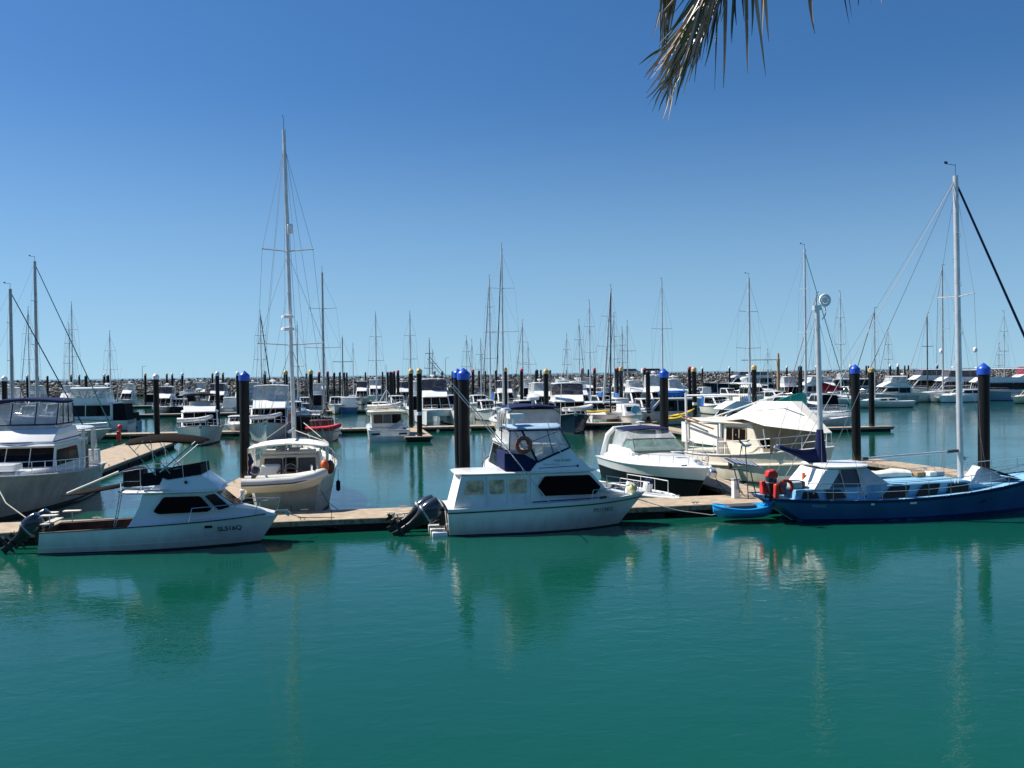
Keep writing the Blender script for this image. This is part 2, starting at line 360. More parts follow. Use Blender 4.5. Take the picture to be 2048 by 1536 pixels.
# ------------------------------------------------------------------ generic boats
def cruiser(label, loc, hd, L=12, B=4.1, hull='white', fs=1.1, fb=1.75, fly=True, encl='vinyl', top='white', cab=(.2, .68), rz=2.9, cat=False, stripe=None, rail=True,
            arch=False, ant=2, radar=True, boot='antifoul', glass='glass', group=None, bow_gear=False, frame_only=False, well=.2, hardtop=True, name='motor_cruiser', catg='motor boat', deckm='white', cabm='white', fly0=.05, rails='steel', flyh=.75, eh=1.0, topc=None, mid=True, rakef=1.0, stern_canvas=None):
    root = thing(name, label, catg, loc, hd, group)
    if cat:
        hs = [Hull(L, B * .3, fs, fb * .96, .45, 0, t0=.5, p=2.6, pw=1.7, wf=.8, oy=sg * B * .35) for sg in (-1, 1)]
        for h in hs:
            h.surf(MB(), 12).build('hull', hull, root)
            if boot: h.band(MB(), -.02, .12, absz=True, off=.008).build('waterline_stripe', boot, root)
        H = Hull(L * .97, B, fs, fb, .3, 0, t0=.72, p=3.2, pw=3, wf=.97, sn=.03)
        m1 = MB(); T = H.ts(0, 1, 14)
        m1.loft([[H.P(t, .62, -1), H.P(t, 1, -1), H.P(t, 1, 1), H.P(t, .62, 1)] for t in T]); m1.build('bridge_deck', deckm, root)
        H.rub(MB(), .03).build('rub_rail', 'grey', root)
    else:
        H = Hull(L, B, fs, fb, L * .1, 0, t0=.42, p=2.3, pw=1.7, wf=.84, sn=.08, flare=1.5)
        base_boat(root, H, hull, boot, 'rubber' if hull == 'white' else 'alu', deckm, .12, well=well)
    if stripe: H.band(MB(), .78, .86, off=.01).build('hull_stripe', stripe, root)
    x0, x1 = cab[0] * L, cab[1] * L; zd = H.sh((x0 + x1) / 2 / L) - .05; hw = B / 2 * .8
    def w(x, z): return max(.25, min(hw, H.hb(min(1, x / L)) - .25) - .1 * max(0, z - zd) - .0 * x)
    xr = x1 - (rz - zd) * rakef * .75
    p = [(x0, zd - .15), (x0 + .05, rz), (xr, rz), (x1, zd + .38), (x1 + L * .08, zd + .40), (x1 + L * .16, zd + .34), (x1 + L * .22, zd + .1)]
    MB().cab(p, w).build('cabin', cabm, root, bev=.03)
    zt, zb = rz - .12, zd + .42; xa = x0 + .35; n = 2; xe0 = xr - .05; xe1 = x1 - .25
    for sd in (-1, 1):
        mx = (xa + xe0) / 2
        for a0, a1, b0, b1 in ((xa, mx - .06, xa, mx - .06), (mx + .06, xe0 - .1, mx + .06, xe1 - .2)):
            MB().pane(rnd([(a0, zb), (b1, zb), (a1, zt), (b0, zt)], .07), w, sd).build('window', glass, root)
    MB().xpane((x1, zd + .35), (xr, rz), w, 3, .06, .12, .02).build('windscreen', glass, root)
    rf = MB().pad(x0 - (.6 if fly else .3), xr + (.75 if fly else .4), w(xr, rz) + .12, rz + .1, .1, .05, 5); rf.build('roof', cabm, root)
    mx = x0 + .6
    if fly:
        f0 = x0 + L * fly0; f1 = xr - .35; wf_ = lambda x, z: w(xr, rz) - .08 - .05 * (z - rz)
        zf = rz + .08 + flyh
        MB().cab([(f0, rz + .08), (f0 + .1, zf - .1), (f1 - .5, zf), (f1 - .25, zf), (f1 + .55, rz + .45), (f1 + 1.15, rz + .1)], lambda x, z: wf_(x, z) - .12 * max(0, x - f1)).build('flybridge', cabm, root, bev=.03)
        MB().box((f0 + .9, 0, zf + .1), (.5, wf_(0, rz) * 1.3, .5)).box((f1 - 1.0, 0, zf + .06), (.5, 1.2, .3)).build('helm_seat', 'offwhite', root, bev=.05)
        zt2 = zf + eh
        if encl and encl != 'frame':
            MB().cab([(f0 + .1, zf - .1), (f0 + .3, zt2), (f1 - .75, zt2), (f1 - .3, zf)], lambda x, z: wf_(x, rz) - .06 * (z - zf)).build('clear_curtain', encl, root)
        if encl == 'frame' or topc:
            fr = MB(); q = wf_(0, rz)
            for k in range(5):
                xx = f0 + .2 + (f1 - f0 - .9) * k / 4
                fr.tube([(f0 + (f1 - f0) * (.35 + .08 * k), -q, zf - .1), (xx, -q, zt2 - .25), (xx, -q * .75, zt2), (xx, q * .75, zt2), (xx, q, zt2 - .25), (f0 + (f1 - f0) * (.35 + .08 * k), q, zf - .1)], .025, 5)
            fr.build('canopy_frame', 'black', root)
        MB().pad(f0 - .1, f1 - .5, wf_(0, rz) + .02, zt2 + .08, .09, .1, 5).build('canopy_top', topc or top, root)
        topz = zt2 + .15; mx = f0 + .4
    else: topz = rz + .2
    if arch:
        q = w(x0, rz) + .1; MB().tube([(x0 - .4, -q - .1, zd), (x0 + .1, -q, topz), (x0 + .1, -q * .8, topz + .25), (x0 + .1, q * .8, topz + .25), (x0 + .1, q, topz), (x0 - .4, q + .1, zd)], .1, 6).build('radar_arch', 'white', root)
    if radar:
        MB().line((mx, 0, topz - .1), (mx, 0, topz + .25), .07).lathe((mx, 0, topz + .25), [(.1, 0), (.3, .04), (.31, .16), (.2, .24), (.02, .26)], 14).build('radar', 'white', root)
    for k in range(ant):
        yy = (-1) ** k * w(x0, rz) * .9; a = MB().line((x0 + .5, yy, rz), (x0 + .1 - .3 * k, yy * 1.02, topz + 2.2 + .5 * RR.random()), .02, 5, .008); a.build('antenna', 'white', root)
    if rail:
        rr = MB(); H.rail(rr, .5, .985, .65, .022, 6, mid=mid, lean=.05); rr.build('bow_rail', rails, root)
    if bow_gear: MB().box((L + .1, 0, fb + .02), (.7, .22, .08)).box((L + .3, 0, fb - .1), (.25, .3, .16), ry=30).build('anchor', 'steel', root)
    if stern_canvas:
        MB().cab([(.1, fs), (.35, rz), (x0, rz), (x0, fs)], lambda x, z: B / 2 * .84 - .06 * z).build('stern_canopy', stern_canvas, root)
    return root, H
def rigging(root, H, xm, z0, zt, lean=(0, 0), rm=.09, mt='alu', spr=2, boom=None, cover=None, furl=None, depth=100, name='mast', xf=None, xb=0, sprl=1.0, stays=True, top=True, coverh=.35, furlr=.06):
    wr = max(.008, depth * .00008); tp = Vector((xm + lean[0], lean[1], zt)); bs = Vector((xm, 0, z0)); mp = lambda f: bs + (tp - bs) * f
    mb = MB(); mb.tube([bs, mp(.5), tp], rm, 10, rm * .8)
    mast = mb.build(name, mt, root); zz = lambda z: (z - z0) / (zt - z0)
    hs = [.5, .76] if spr == 2 else ([.6] if spr == 1 else ([] if spr == 0 else [.38, .58, .78]))
    tips = []
    for k, f in enumerate(hs):
        c = mp(f); ln = sprl * (1.15 - .25 * k); sp = MB()
        for sd in (-1, 1):
            sp.line(c, c + Vector((-.1, sd * ln, .06)), .03 * max(1, depth / 90), 5); tips.append((sd, c + Vector((-.1, sd * ln, .06))))
            if depth < 115: sp.build('spreader', mt, mast); sp = MB()
        if sp.v: sp.build('crosstree', mt, mast)
    if stays:
        w = MB()
        tm = min(1, max(0, xm / H.L)); ch = {sd: H.P(tm, 1, sd, -.05) + Vector((-.15, 0, 0)) for sd in (-1, 1)}
        for sd in (-1, 1):
            pts = [ch[sd]] + [t for q, t in tips if q == sd] + [mp(.97)]
            for a, b in zip(pts[:-1], pts[1:]): w.line(a, b, wr, 4)
            for f in hs: w.line(ch[sd] + Vector((.3, 0, 0)), mp(f), wr * .8, 4)
            for f, (a, b) in zip(hs[1:], zip(hs[:-1], hs[1:])):
                t_ = [t for q, t in tips if q == sd][0]; w.line(t_, mp(b), wr * .8, 4)
        w.line(tp - Vector((0, 0, .1)), (xb + .15, 0, H.sh(0) + .1), wr, 4)
        if xf is None: xf = H.L - .1
        if not furl: w.line(tp - Vector((0, 0, .2)), (xf, 0, H.fb + .1), wr * 1.2, 4)
        w.build('rigging', 'wire', mast)
        if furl:
            a = Vector((xf, 0, H.fb + .25)); b = tp - Vector((0, 0, .25))
            MB().tube([a, a + (b - a) * .03, a + (b - a) * .5, a + (b - a) * .94, b], furlr, 8, furlr * .55).build('furled_sail', furl, mast)
    if top: MB().line(tp, tp + Vector((0, 0, .5)), .012 * max(1, depth / 60), 4).line(tp + Vector((0, 0, .45)), tp + Vector((-.45, 0, .5)), .012 * max(1, depth / 60), 4).box(tp + Vector((-.45, 0, .55)), (.15, .02, .1)).build('wind_vane', 'black', mast)
    if boom:
        bl, bz = boom; a = Vector((xm - .1, 0, bz)); b = Vector((xm - bl, 0, bz + .05))
        MB().line(a, b, .06 * max(1, depth / 120), 8).build('boom', mt, root)
        if cover:
            rg = []
            for i in range(7):
                f = i / 6; c = a + (b - a) * f; hh = coverh * (1.5 - f) * (1 + .12 * math.sin(5 * f)); rg.append([c + Vector((0, .16 * math.cos(q) * (1.2 - .5 * f), hh * .5 + hh * .62 * math.sin(q))) for q in [2 * math.pi * k / 10 for k in range(10)]])
            MB().loft(rg).build('sail_cover', cover, root)
    return mast
def yacht(label, loc, hd, mz, L=12, B=3.7, hull='white', deckm='white', cover=None, furl=None, spr=2, depth=100, mt='alu', xm=.57, coach=True, dodger=None, bimini=None, lean=(0, 0), group=None, stripe=None, name='sailing_yacht', boomz=None, rm=.1, detail=True, boot='antifoul', sprl=1.0, stays=True, fb=1.35, fs=1.05, glass='glass', coverh=.35, furlr=.06):
    root = thing(name, label, 'sailing yacht', loc, hd, group)
    H = Hull(L, B, fs, fb, L * .1, .35, t0=.42, p=2.0, pw=1.6, wf=.8, sn=.3, sag=.08, dep=.5)
    base_boat(root, H, hull, boot, 'grey' if detail else None, deckm, .1, well=.22 if detail else None)
    if stripe: H.band(MB(), .82, .9, off=.008).build('hull_stripe', stripe, root)
    zd = H.sh(.5) - .03
    if coach:
        w = lambda x, z: max(.2, min(B * .33, H.hb(min(1, x / L)) - .35) - .25 * (z - zd))
        MB().cab([(.27 * L, zd), (.28 * L, zd + .5), (.55 * L, zd + .48), (.7 * L, zd + .3), (.78 * L, zd + .05)], w).build('coachroof', deckm, root, bev=.03)
        for sd in (-1, 1):
            MB().pane(rnd([(.31 * L, zd + .15), (.41 * L, zd + .15), (.41 * L, zd + .36), (.31 * L, zd + .36)], .05), w, sd).build('window', glass, root)
            MB().pane(rnd([(.44 * L, zd + .15), (.54 * L, zd + .15), (.54 * L, zd + .34), (.44 * L, zd + .36)], .05), w, sd).build('window', glass, root)
    if dodger: MB().cab([(.2 * L, zd + .3), (.2 * L, zd + 1.15), (.27 * L, zd + 1.1), (.33 * L, zd + .45)], lambda x, z: B * .3 - .1 * (z - zd)).build('dodger', dodger, root)
    if bimini:
        MB().pad(.03 * L, .19 * L, B * .34, zd + 1.75, .06, .12, 5).build('bimini', bimini, root)
        fr = MB()
        for xx in (.04 * L, .18 * L):
            for sd in (-1, 1): fr.line((.11 * L, sd * B * .36, zd), (xx, sd * B * .33, zd + 1.7), .02)
        fr.build('bimini_frame', 'steel', root)
    rigging(root, H, xm * L, zd + (.45 if coach else 0), mz, lean, rm, mt, spr, (L * .36, boomz or zd + 1.35), cover, furl, depth, sprl=sprl, stays=stays, coverh=coverh, furlr=furlr)
    if detail:
        r = MB(); H.rail(r, .04, .97, .62, max(.012, depth * .00012), 9, mid=True); H.P(0, 1, 1); r.build('lifelines', 'steel', root)
    return root, H
# ------------------------------------------------------------------ world, sun
SUN = Vector((-0.86, 0.22, 0)); SEL = 49
SUN = SUN.normalized() * math.cos(rad(SEL)); SUN.z = math.sin(rad(SEL))
wd = bpy.data.worlds.new('World'); S.world = wd; wd.use_nodes = True; nt = wd.node_tree; bg = nt.nodes['Background']
sk = nt.nodes.new('ShaderNodeTexSky'); sk.sky_type = 'NISHITA'; sk.sun_disc = False
sk.sun_elevation = rad(SEL); sk.sun_rotation = math.atan2(SUN.x, SUN.y)
sk.altitude = 0; sk.air_density = 1.0; sk.dust_density = .25; sk.ozone_density = 3.2
tcw = nt.nodes.new('ShaderNodeTexCoord'); mpw = nt.nodes.new('ShaderNodeMapping'); mpw.inputs['Scale'].default_value = (1, 1, .95); mpw.inputs['Location'].default_value = (0, 0, .085)
nt.links.new(tcw.outputs['Generated'], mpw.inputs[0]); nt.links.new(mpw.outputs[0], sk.inputs['Vector'])
hs = nt.nodes.new('ShaderNodeHueSaturation'); hs.inputs['Saturation'].default_value = 1.27; hs.inputs['Value'].default_value = 1
gm = nt.nodes.new('ShaderNodeMixRGB'); gm.blend_type = 'MULTIPLY'; gm.inputs[0].default_value = 1; gm.inputs[2].default_value = (.97, 1.0, 1.07, 1)
sx = nt.nodes.new('ShaderNodeSeparateXYZ'); nt.links.new(tcw.outputs['Generated'], sx.inputs[0])
mr = nt.nodes.new('ShaderNodeMapRange'); mr.interpolation_type = 'SMOOTHSTEP'; mr.inputs[1].default_value = -.02; mr.inputs[2].default_value = .30; mr.inputs[3].default_value = .48; mr.inputs[4].default_value = 0
nt.links.new(sx.outputs['Z'], mr.inputs[0]); hz = nt.nodes.new('ShaderNodeMixRGB'); nt.links.new(mr.outputs[0], hz.inputs[0]); hz.inputs[2].default_value = (4.0, 6.6, 8.1, 1)
nt.links.new(sk.outputs[0], hs.inputs['Color']); nt.links.new(hs.outputs[0], gm.inputs[1]); nt.links.new(gm.outputs[0], hz.inputs[1]); nt.links.new(hz.outputs[0], bg.inputs[0]); bg.inputs[1].default_value = .068
sl = bpy.data.lights.new('sun', 'SUN'); sl.energy = 5.0; sl.angle = rad(.5); sl.color = (1, .95, .87)
so = bpy.data.objects.new('sun', sl); COL.objects.link(so); so.rotation_euler = (-SUN).to_track_quat('-Z', 'Y').to_euler()
S.view_settings.view_transform = 'Standard'; S.view_settings.look = 'None'; S.view_settings.exposure = 0.62; S.view_settings.gamma = 1
S.cycles.max_bounces = 8; S.cycles.transparent_max_bounces = 16; S.cycles.sample_clamp_indirect = 6
# ------------------------------------------------------------------ water
def watermat(name, col, bd, rough, sc):
    mm = bpy.data.materials.new(name); mm.use_nodes = True; nt = mm.node_tree; b = nt.nodes['Principled BSDF']
    b.inputs['Roughness'].default_value = rough; b.inputs['IOR'].default_value = 1.33
    tc = nt.nodes.new('ShaderNodeTexCoord'); mp = nt.nodes.new('ShaderNodeMapping'); mp.inputs['Rotation'].default_value = (0, 0, rad(-14)); mp.inputs['Scale'].default_value = (.75, 1.25, 1)
    nt.links.new(tc.outputs['Object'], mp.inputs[0]); h = None
    for s_, a_, dt in sc:
        n = nt.nodes.new('ShaderNodeTexNoise'); n.inputs['Scale'].default_value = s_; n.inputs['Detail'].default_value = dt; n.inputs['Roughness'].default_value = .55; n.inputs['Distortion'].default_value = .4
        k = nt.nodes.new('ShaderNodeMath'); k.operation = 'MULTIPLY'; k.inputs[1].default_value = a_
        nt.links.new(mp.outputs[0], n.inputs['Vector']); nt.links.new(n.outputs['Fac'], k.inputs[0])
        if h is None: h = k
        else:
            ad = nt.nodes.new('ShaderNodeMath'); ad.operation = 'ADD'; nt.links.new(h.outputs[0], ad.inputs[0]); nt.links.new(k.outputs[0], ad.inputs[1]); h = ad
    # breeze patches: ripples are stronger in some places than in others
    n = nt.nodes.new('ShaderNodeTexNoise'); n.inputs['Scale'].default_value = .06; n.inputs['Detail'].default_value = 2; nt.links.new(tc.outputs['Object'], n.inputs['Vector'])
    mr = nt.nodes.new('ShaderNodeMapRange'); mr.inputs[1].default_value = .35; mr.inputs[2].default_value = .65; mr.inputs[3].default_value = .48; mr.inputs[4].default_value = 1.25
    nt.links.new(n.outputs['Fac'], mr.inputs[0])
    mu = nt.nodes.new('ShaderNodeMath'); mu.operation = 'MULTIPLY'; nt.links.new(h.outputs[0], mu.inputs[0]); nt.links.new(mr.outputs[0], mu.inputs[1])
    bp = nt.nodes.new('ShaderNodeBump'); bp.inputs['Strength'].default_value = 1; bp.inputs['Distance'].default_value = bd
    nt.links.new(mu.outputs[0], bp.inputs['Height']); nt.links.new(bp.outputs[0], b.inputs['Normal'])
    n3 = nt.nodes.new('ShaderNodeTexNoise'); n3.inputs['Scale'].default_value = .035; n3.inputs['Detail'].default_value = 3; nt.links.new(tc.outputs['Object'], n3.inputs['Vector'])
    r = nt.nodes.new('ShaderNodeValToRGB'); r.color_ramp.elements[0].position = .35; r.color_ramp.elements[1].position = .65
    r.color_ramp.elements[0].color = (*[c * .86 for c in col], 1); r.color_ramp.elements[1].color = (*[c * 1.1 for c in col], 1)
    nt.links.new(n3.outputs['Fac'], r.inputs[0]); nt.links.new(r.outputs[0], b.inputs['Base Color'])
    MT[name] = mm; return mm
watermat('water', (.0035, .066, .045), .014, .0115, [(1.6, 1.0, 3), (5.5, .34, 3), (.35, 1.2, 2)])
watermat('seawater', (.02, .06, .10), .6, .12, [(.5, 1.0, 3), (.1, 1.5, 2)])
br = lambda x: 352 + .185 * x                                     # foot of the breakwater on the marina side
P = [(-600, -60), (600, -60), (600, br(600) + 8), (-600, br(-600) + 8)]
solo(MB().add([(x, y, 0) for x, y in P], [(0, 1, 2, 3)]), 'water', 'water', 'still teal marina water with faint ripples', 'water', kind='structure', ang=0)
P = [(-600, br(-600) + 8), (600, br(600) + 8), (600, 700), (30000, 800), (30000, 45000), (-30000, 45000), (-30000, 300), (-600, 240)]
solo(MB().add([(x, y, -.05) for x, y in P], [(0, 1, 2, 3, 4, 5, 6, 7)]), 'sea', 'seawater', 'open sea beyond the rock breakwater', 'sea', kind='structure', ang=0)
solo(MB().box((0, -20.6, 2.2), (80, 40, 4.6)), 'quay_ground', 'darkgrey', 'paved quay under the viewpoint', 'quay', kind='structure')
# ---- rocks
def rockmat():
    mm = bpy.data.materials.new('rock'); mm.use_nodes = True; nt = mm.node_tree; b = nt.nodes['Principled BSDF']; b.inputs['Roughness'].default_value = .9
    at_ = nt.nodes.new('ShaderNodeAttribute'); at_.attribute_name = 'tint'
    n = nt.nodes.new('ShaderNodeTexNoise'); n.inputs['Scale'].default_value = 1.5; n.inputs['Detail'].default_value = 5
    tc = nt.nodes.new('ShaderNodeTexCoord'); nt.links.new(tc.outputs['Object'], n.inputs['Vector'])
    mx = nt.nodes.new('ShaderNodeMixRGB'); mx.blend_type = 'MULTIPLY'; mx.inputs[0].default_value = .6
    nt.links.new(at_.outputs['Color'], mx.inputs[1]); nt.links.new(n.outputs['Fac'], mx.inputs[2]); nt.links.new(mx.outputs[0], b.inputs['Base Color'])
    MT['rock'] = mm
rockmat()
def breakwater():
    r = random.Random(3); vs = []; fs = []; cols = []
    X0, X1 = -330, 330; x = X0
    core = MB(); 
    for xx in (X0 - 60, X1 + 60):
        y = br(xx); core.v += [(xx, y + 1.5, -2), (xx, y + 1.5, 0), (xx, y + 11, 5.0), (xx, y + 16, 5.0), (xx, y + 27, -2)]
    core.f += [(i, (i + 1) % 5, 5 + (i + 1) % 5, 5 + i) for i in range(5)] + [(0, 1, 2, 3, 4), (9, 8, 7, 6, 5)]
    solo(core, 'breakwater_core', 'darkgrey', 'dark earth core of the breakwater', 'breakwater', kind='structure')
    ico = [(0, 0, -1), (.72, -.53, -.45), (-.28, -.85, -.45), (-.89, 0, -.45), (-.28, .85, -.45), (.72, .53, -.45), (.28, -.85, .45), (-.72, -.53, .45), (-.72, .53, .45), (.28, .85, .45), (.89, 0, .45), (0, 0, 1)]
    icf = [(0, 1, 2), (1, 0, 5), (0, 2, 3), (0, 3, 4), (0, 4, 5), (1, 5, 10), (2, 1, 6), (3, 2, 7), (4, 3, 8), (5, 4, 9), (1, 10, 6), (2, 6, 7), (3, 7, 8), (4, 8, 9), (5, 9, 10), (6, 10, 11), (7, 6, 11), (8, 7, 11), (9, 8, 11), (10, 9, 11)]
    cc = []
    for row in range(20):
        f = row / 19; x = X0 + r.random()
        while x < X1:
            sz = r.uniform(.28, .66) * (1.15 - .25 * f)
            y = br(x) + 1 + 10 * f + r.uniform(-.4, .4); z = .1 + 5.35 * f + r.uniform(-.25, .3)
            o = len(vs); k = (sz * r.uniform(.8, 1.4), sz * r.uniform(.7, 1.1), sz * r.uniform(.55, .95)); a = r.uniform(0, 6.28); ca, sa = math.cos(a), math.sin(a)
            for p in ico:
                q = [p[i] * k[i] * r.uniform(.75, 1.15) for i in range(3)]
                vs.append((x + q[0] * ca - q[1] * sa, y + q[0] * sa + q[1] * ca, z + q[2]))
            fs += [tuple(i + o for i in t) for t in icf]
            b = r.choice([.04, .08, .14, .22, .33, .5]); w = r.uniform(-.03, .05)
            if f < .12: b *= .35
            cc += [(b * (1.0 + w), b * .99, b * (.92 - w), 1)] * 12
            x += sz * r.uniform(1.1, 1.7)
    me = bpy.data.meshes.new('rocks'); me.from_pydata(vs, [], fs); me.materials.append(MT['rock'])
    at_ = me.color_attributes.new('tint', 'FLOAT_COLOR', 'POINT'); at_.data.foreach_set('color', [c for q in cc for c in q])
    o = bpy.data.objects.new('breakwater_rocks', me); COL.objects.link(o)
    tag(o, 'long grey and tan rock armour of the breakwater across the back of the marina', 'rocks', kind='stuff')
breakwater()
# ------------------------------------------------------------------ docks
def dock(label, a, b, wd, mod=3.6, cleats=True, group='floating docks of the marina', zt=.5, blocks=False):
    a = Vector((*a[:2], 0)); b = Vector((*b[:2], 0)); L = (b - a).length; hd = math.degrees(math.atan2(b.y - a.y, b.x - a.x))
    root = thing('floating_dock', label, 'dock', a, hd, group); n = max(1, round(L / mod)); ml = L / n
    d = MB(); fl = MB(); wh = MB()
    for i in range(n):
        x = (i + .5) * ml; d.box((x, 0, zt - .04), (ml - .025, wd - .12, .08)); fl.box((x, 0, -.02), (ml - .5, wd - .5, .66))
    d.build('deck_slab', 'plank', root, ang=0); fl.build('float', 'float', root, ang=0); 
    for sd in (-1, 1): MB().box((L / 2, sd * (wd / 2 - .03), zt - .11), (L - .03, .07, .2)).build('edge_beam', 'plankedge', root, ang=0)
    MB().box((L / 2, 0, .26), (L - .1, wd - .3, .14)).build('underframe', 'float', root, ang=0)
    if cleats:
        k = int(L / 4)
        for i in range(min(k, 16)):
            for sd in (-1, 1):
                x = (i + .5) * L / k; c = MB(); c.box((x - .07, sd * (wd / 2 - .22), zt + .04), (.03, .04, .08)).box((x + .07, sd * (wd / 2 - .22), zt + .04), (.03, .04, .08)).tube([(x - .18, sd * (wd / 2 - .22), zt + .09), (x, sd * (wd / 2 - .22), zt + .1), (x + .18, sd * (wd / 2 - .22), zt + .09)], .022, 6)
                c.build('cleat', 'steel', root)
    return root
def dl(x0, y0, s, back=0): q = Vector((x0, y0, 0)) + u * s + v * back; return (q.x, q.y)
FX, FY = -9.1, 36.75                                                # a point on the front edge of the near walkway
dA = dock('long beige planked walkway running behind the near row of boats', dl(FX, FY, -30, 1.4), dl(FX, FY, 48, 1.4), 2.8)
dock('finger dock between the white sport boat bow and the sailing boat with the orange bags', (-13.4, 38.9), (-14.6, 53.2), 1.9)
dock('finger dock between the black hulled cruiser and the cream trawler', (11.3, 43.3), (9.2, 54.5), 1.9)
dock('finger dock behind the blue yacht, seen over its cabin roof', (25.6, 46), (22.1, 59.5), 2.0)
dock('wide main dock crossing behind the left flybridge trawler', (-25.0, 42), (-32.2, 84.0), 4.2)
dB = dock('second walkway, behind the row with the red dinghy sailing boat', dl(-10, 101.4, -62, 1.3), dl(-10, 101.4, 27, 1.3), 2.6)
dock('short finger dock with two yellow capped piles beside the white launch', (-8.6, 86.2), (-11.2, 101), 2.6, cleats=False)
dock('finger dock running toward the viewer behind the blue capped pile and sport cruiser', (17.3, 84), (14.4, 103), 1.8, cleats=False)
dock('short dock end by the catamaran and the big yellow capped pile', (30.5, 92.4), (37.6, 93.4), 1.6, cleats=False)
dC = dock('third walkway, far behind the white cruisers', dl(-25, 153, -80, 1.2), dl(-25, 153, 52, 1.2), 2.4, mod=6, cleats=False)
dock('fourth walkway, thin line near the breakwater', dl(-25, 203, -110, 1.2), dl(-25, 203, 30, 1.2), 2.4, mod=6, cleats=False)
dock('distant dock below the dark blue luxury yacht', (52, 277), (92, 283), 2.5, mod=8, cleats=False)
dock('low dock under the row of motor yachts at the far right', dl(70, 205, -5, 0), dl(70, 205, 60, 0), 2.2, mod=6, cleats=False)
# service pedestal on the near dock
r = thing('service_pedestal', 'white power and water pedestal with grey cap on the dock beside the cream trawler', 'pedestal', (9.95, 42.0, .5), A0)
MB().box((0, 0, .4), (.26, .3, .8)).build('post', 'white', r, bev=.015); MB().box((0, 0, .84), (.32, .36, .09)).build('cap', 'grey', r, bev=.02)
MB().box((.02, -.157, .5), (.14, .02, .2)).build('socket_panel', 'lightgrey', r)
MB().tube([(.1, -.17, .5), (.3, -.3, .1), (.9, -.2, .03), (1.0, .4, .03), (.5, .7, .03)], .015, 5).build('hose', 'rubber', r)
# ------------------------------------------------------------------ piles
protos = {}
def pile(px, d, cap, label, h=None, band=False, fat=.265, ctag='mooring piles of the marina'):
    h = h or 6.05 + d * .003 + RR.uniform(-.06, .08); key = (cap, band)
    if key not in protos:
        r = thing('mooring_pile', label, 'pile', (0, 0, 0), 0, ctag)
        MB().lathe((0, 0, 0), [(.265, -1.5), (.265, 0), (.262, 1), (.262, .995)] + [(.262, 1.0)], 20).build('shaft', 'weedy_pile', r)
        if cap:
            m_ = {'blue': 'capblue', 'yellow': 'capyellow', 'red': 'capred', 'white': 'capwhite', 'black': 'capblack', 'brown': 'capyellow'}[cap]
            prof = [(.30, -.02), (.305, .26), (.30, .30), (.17, .42), (.06, .52), (.005, .56)] if cap in ('blue', 'yellow', 'white') else [(.275, -.02), (.28, .2), (.22, .32), (.1, .39), (.005, .4)]
            if cap == 'black': prof = [(.268, -.01), (.268, .1), (.15, .22), (.02, .28)]
            MB().lathe((0, 0, 0), prof, 20).build('cap', m_, r)
        if band: MB().lathe((0, 0, 0), [(.275, -.16), (.275, .16)], 20).build('band', 'capwhite', r)
        protos[key] = [r, False]
    src, used = protos[key]
    if not used: r = src; kids = list(src.children); protos[key][1] = True
    else:
        r = src.copy(); COL.objects.link(r); kids = []
        for ch in src.children: c = ch.copy(); COL.objects.link(c); c.parent = r; kids.append(c)
    p = at(px, d); r.location = p; r['label'] = label; r['category'] = 'pile'; sx = fat / .265
    r.rotation_euler = (rad(RR.gauss(0, .35)), rad(RR.gauss(0, .35)), RR.uniform(0, 6))
    for c in kids:
        nm = c.name.split('.')[0]
        if nm == 'shaft': c.scale = (sx, sx, h) ; c.location.z = 0
        if nm == 'cap': c.location.z = h; c.scale = (sx, sx, 1 if d < 120 else 1.15)
        if nm == 'band': c.location.z = 2.6; c.scale = (sx, sx, 1)
    return r
near = [(487, 53, 'blue', 'thick black pile with blue cap at the left side of the tall masted sailing boat', 6.0, .27),
        (927, 45, 'blue', 'thick black pile with blue cap behind the stern of the central cabin cruiser', 5.95, .275),
        (917, 57, 'blue', 'black pile with blue cap half hidden behind a nearer blue capped pile', 6.0, .27),
        (1327.5, 58, 'blue', 'black pile with blue cap rising behind the navy canopy of the black hulled cruiser', 5.85, .265),
        (1712.5, 58.5, 'blue', 'black pile with blue cap between the short and tall masts of the blue yacht', 5.95, .27),
        (1966.5, 46, 'blue', 'black pile with blue cap beside the tall mast of the blue yacht', 5.88, .275),
        (313, 89, 'white', 'black pile with white cap at the end of the wide main dock', 6.1, .27),
        (9, 95, 'white', 'black pile with white cap at the far left edge beside a grey mast', 6.1, .27),
        (838, 87, 'yellow', 'yellow capped black pile at the tip of the short finger dock by the launch', 6.3, .25),
        (821, 101, 'yellow', 'black pile with yellow cap just behind another on the short finger dock', 6.35, .25),
        (1092, 99, 'yellow', 'black pile with pale yellow cap in front of the navy hulled cruiser', 6.15, .26),
        (1296, 108, 'black', 'bare topped black pile on the second walkway beside a yellow kayak launch', 6.1, .26),
        (1390, 104, 'yellow', 'black pile with yellow cap at the tip of the yellow kayak on the grey launch', 6.2, .26),
        (1743, 93, 'yellow', 'stout black pile with yellow cap on the short dock end beside the catamaran', 5.9, .28),
        (1796, 188, 'white', 'slim black pile with white cap in front of the white motor yacht bow', 6.6, .25)]
for px, d, c, l, h, ft in near: pile(px, d, c, l, h, band=(px in (838, 1092, 1390)), fat=ft)
ordn = ['first', 'second', 'third', 'fourth', 'fifth', 'sixth', 'seventh', 'eighth', 'ninth', 'tenth', 'eleventh', 'twelfth', 'thirteenth', 'fourteenth', 'fifteenth', 'sixteenth', 'seventeenth', 'eighteenth', 'nineteenth', 'twentieth']
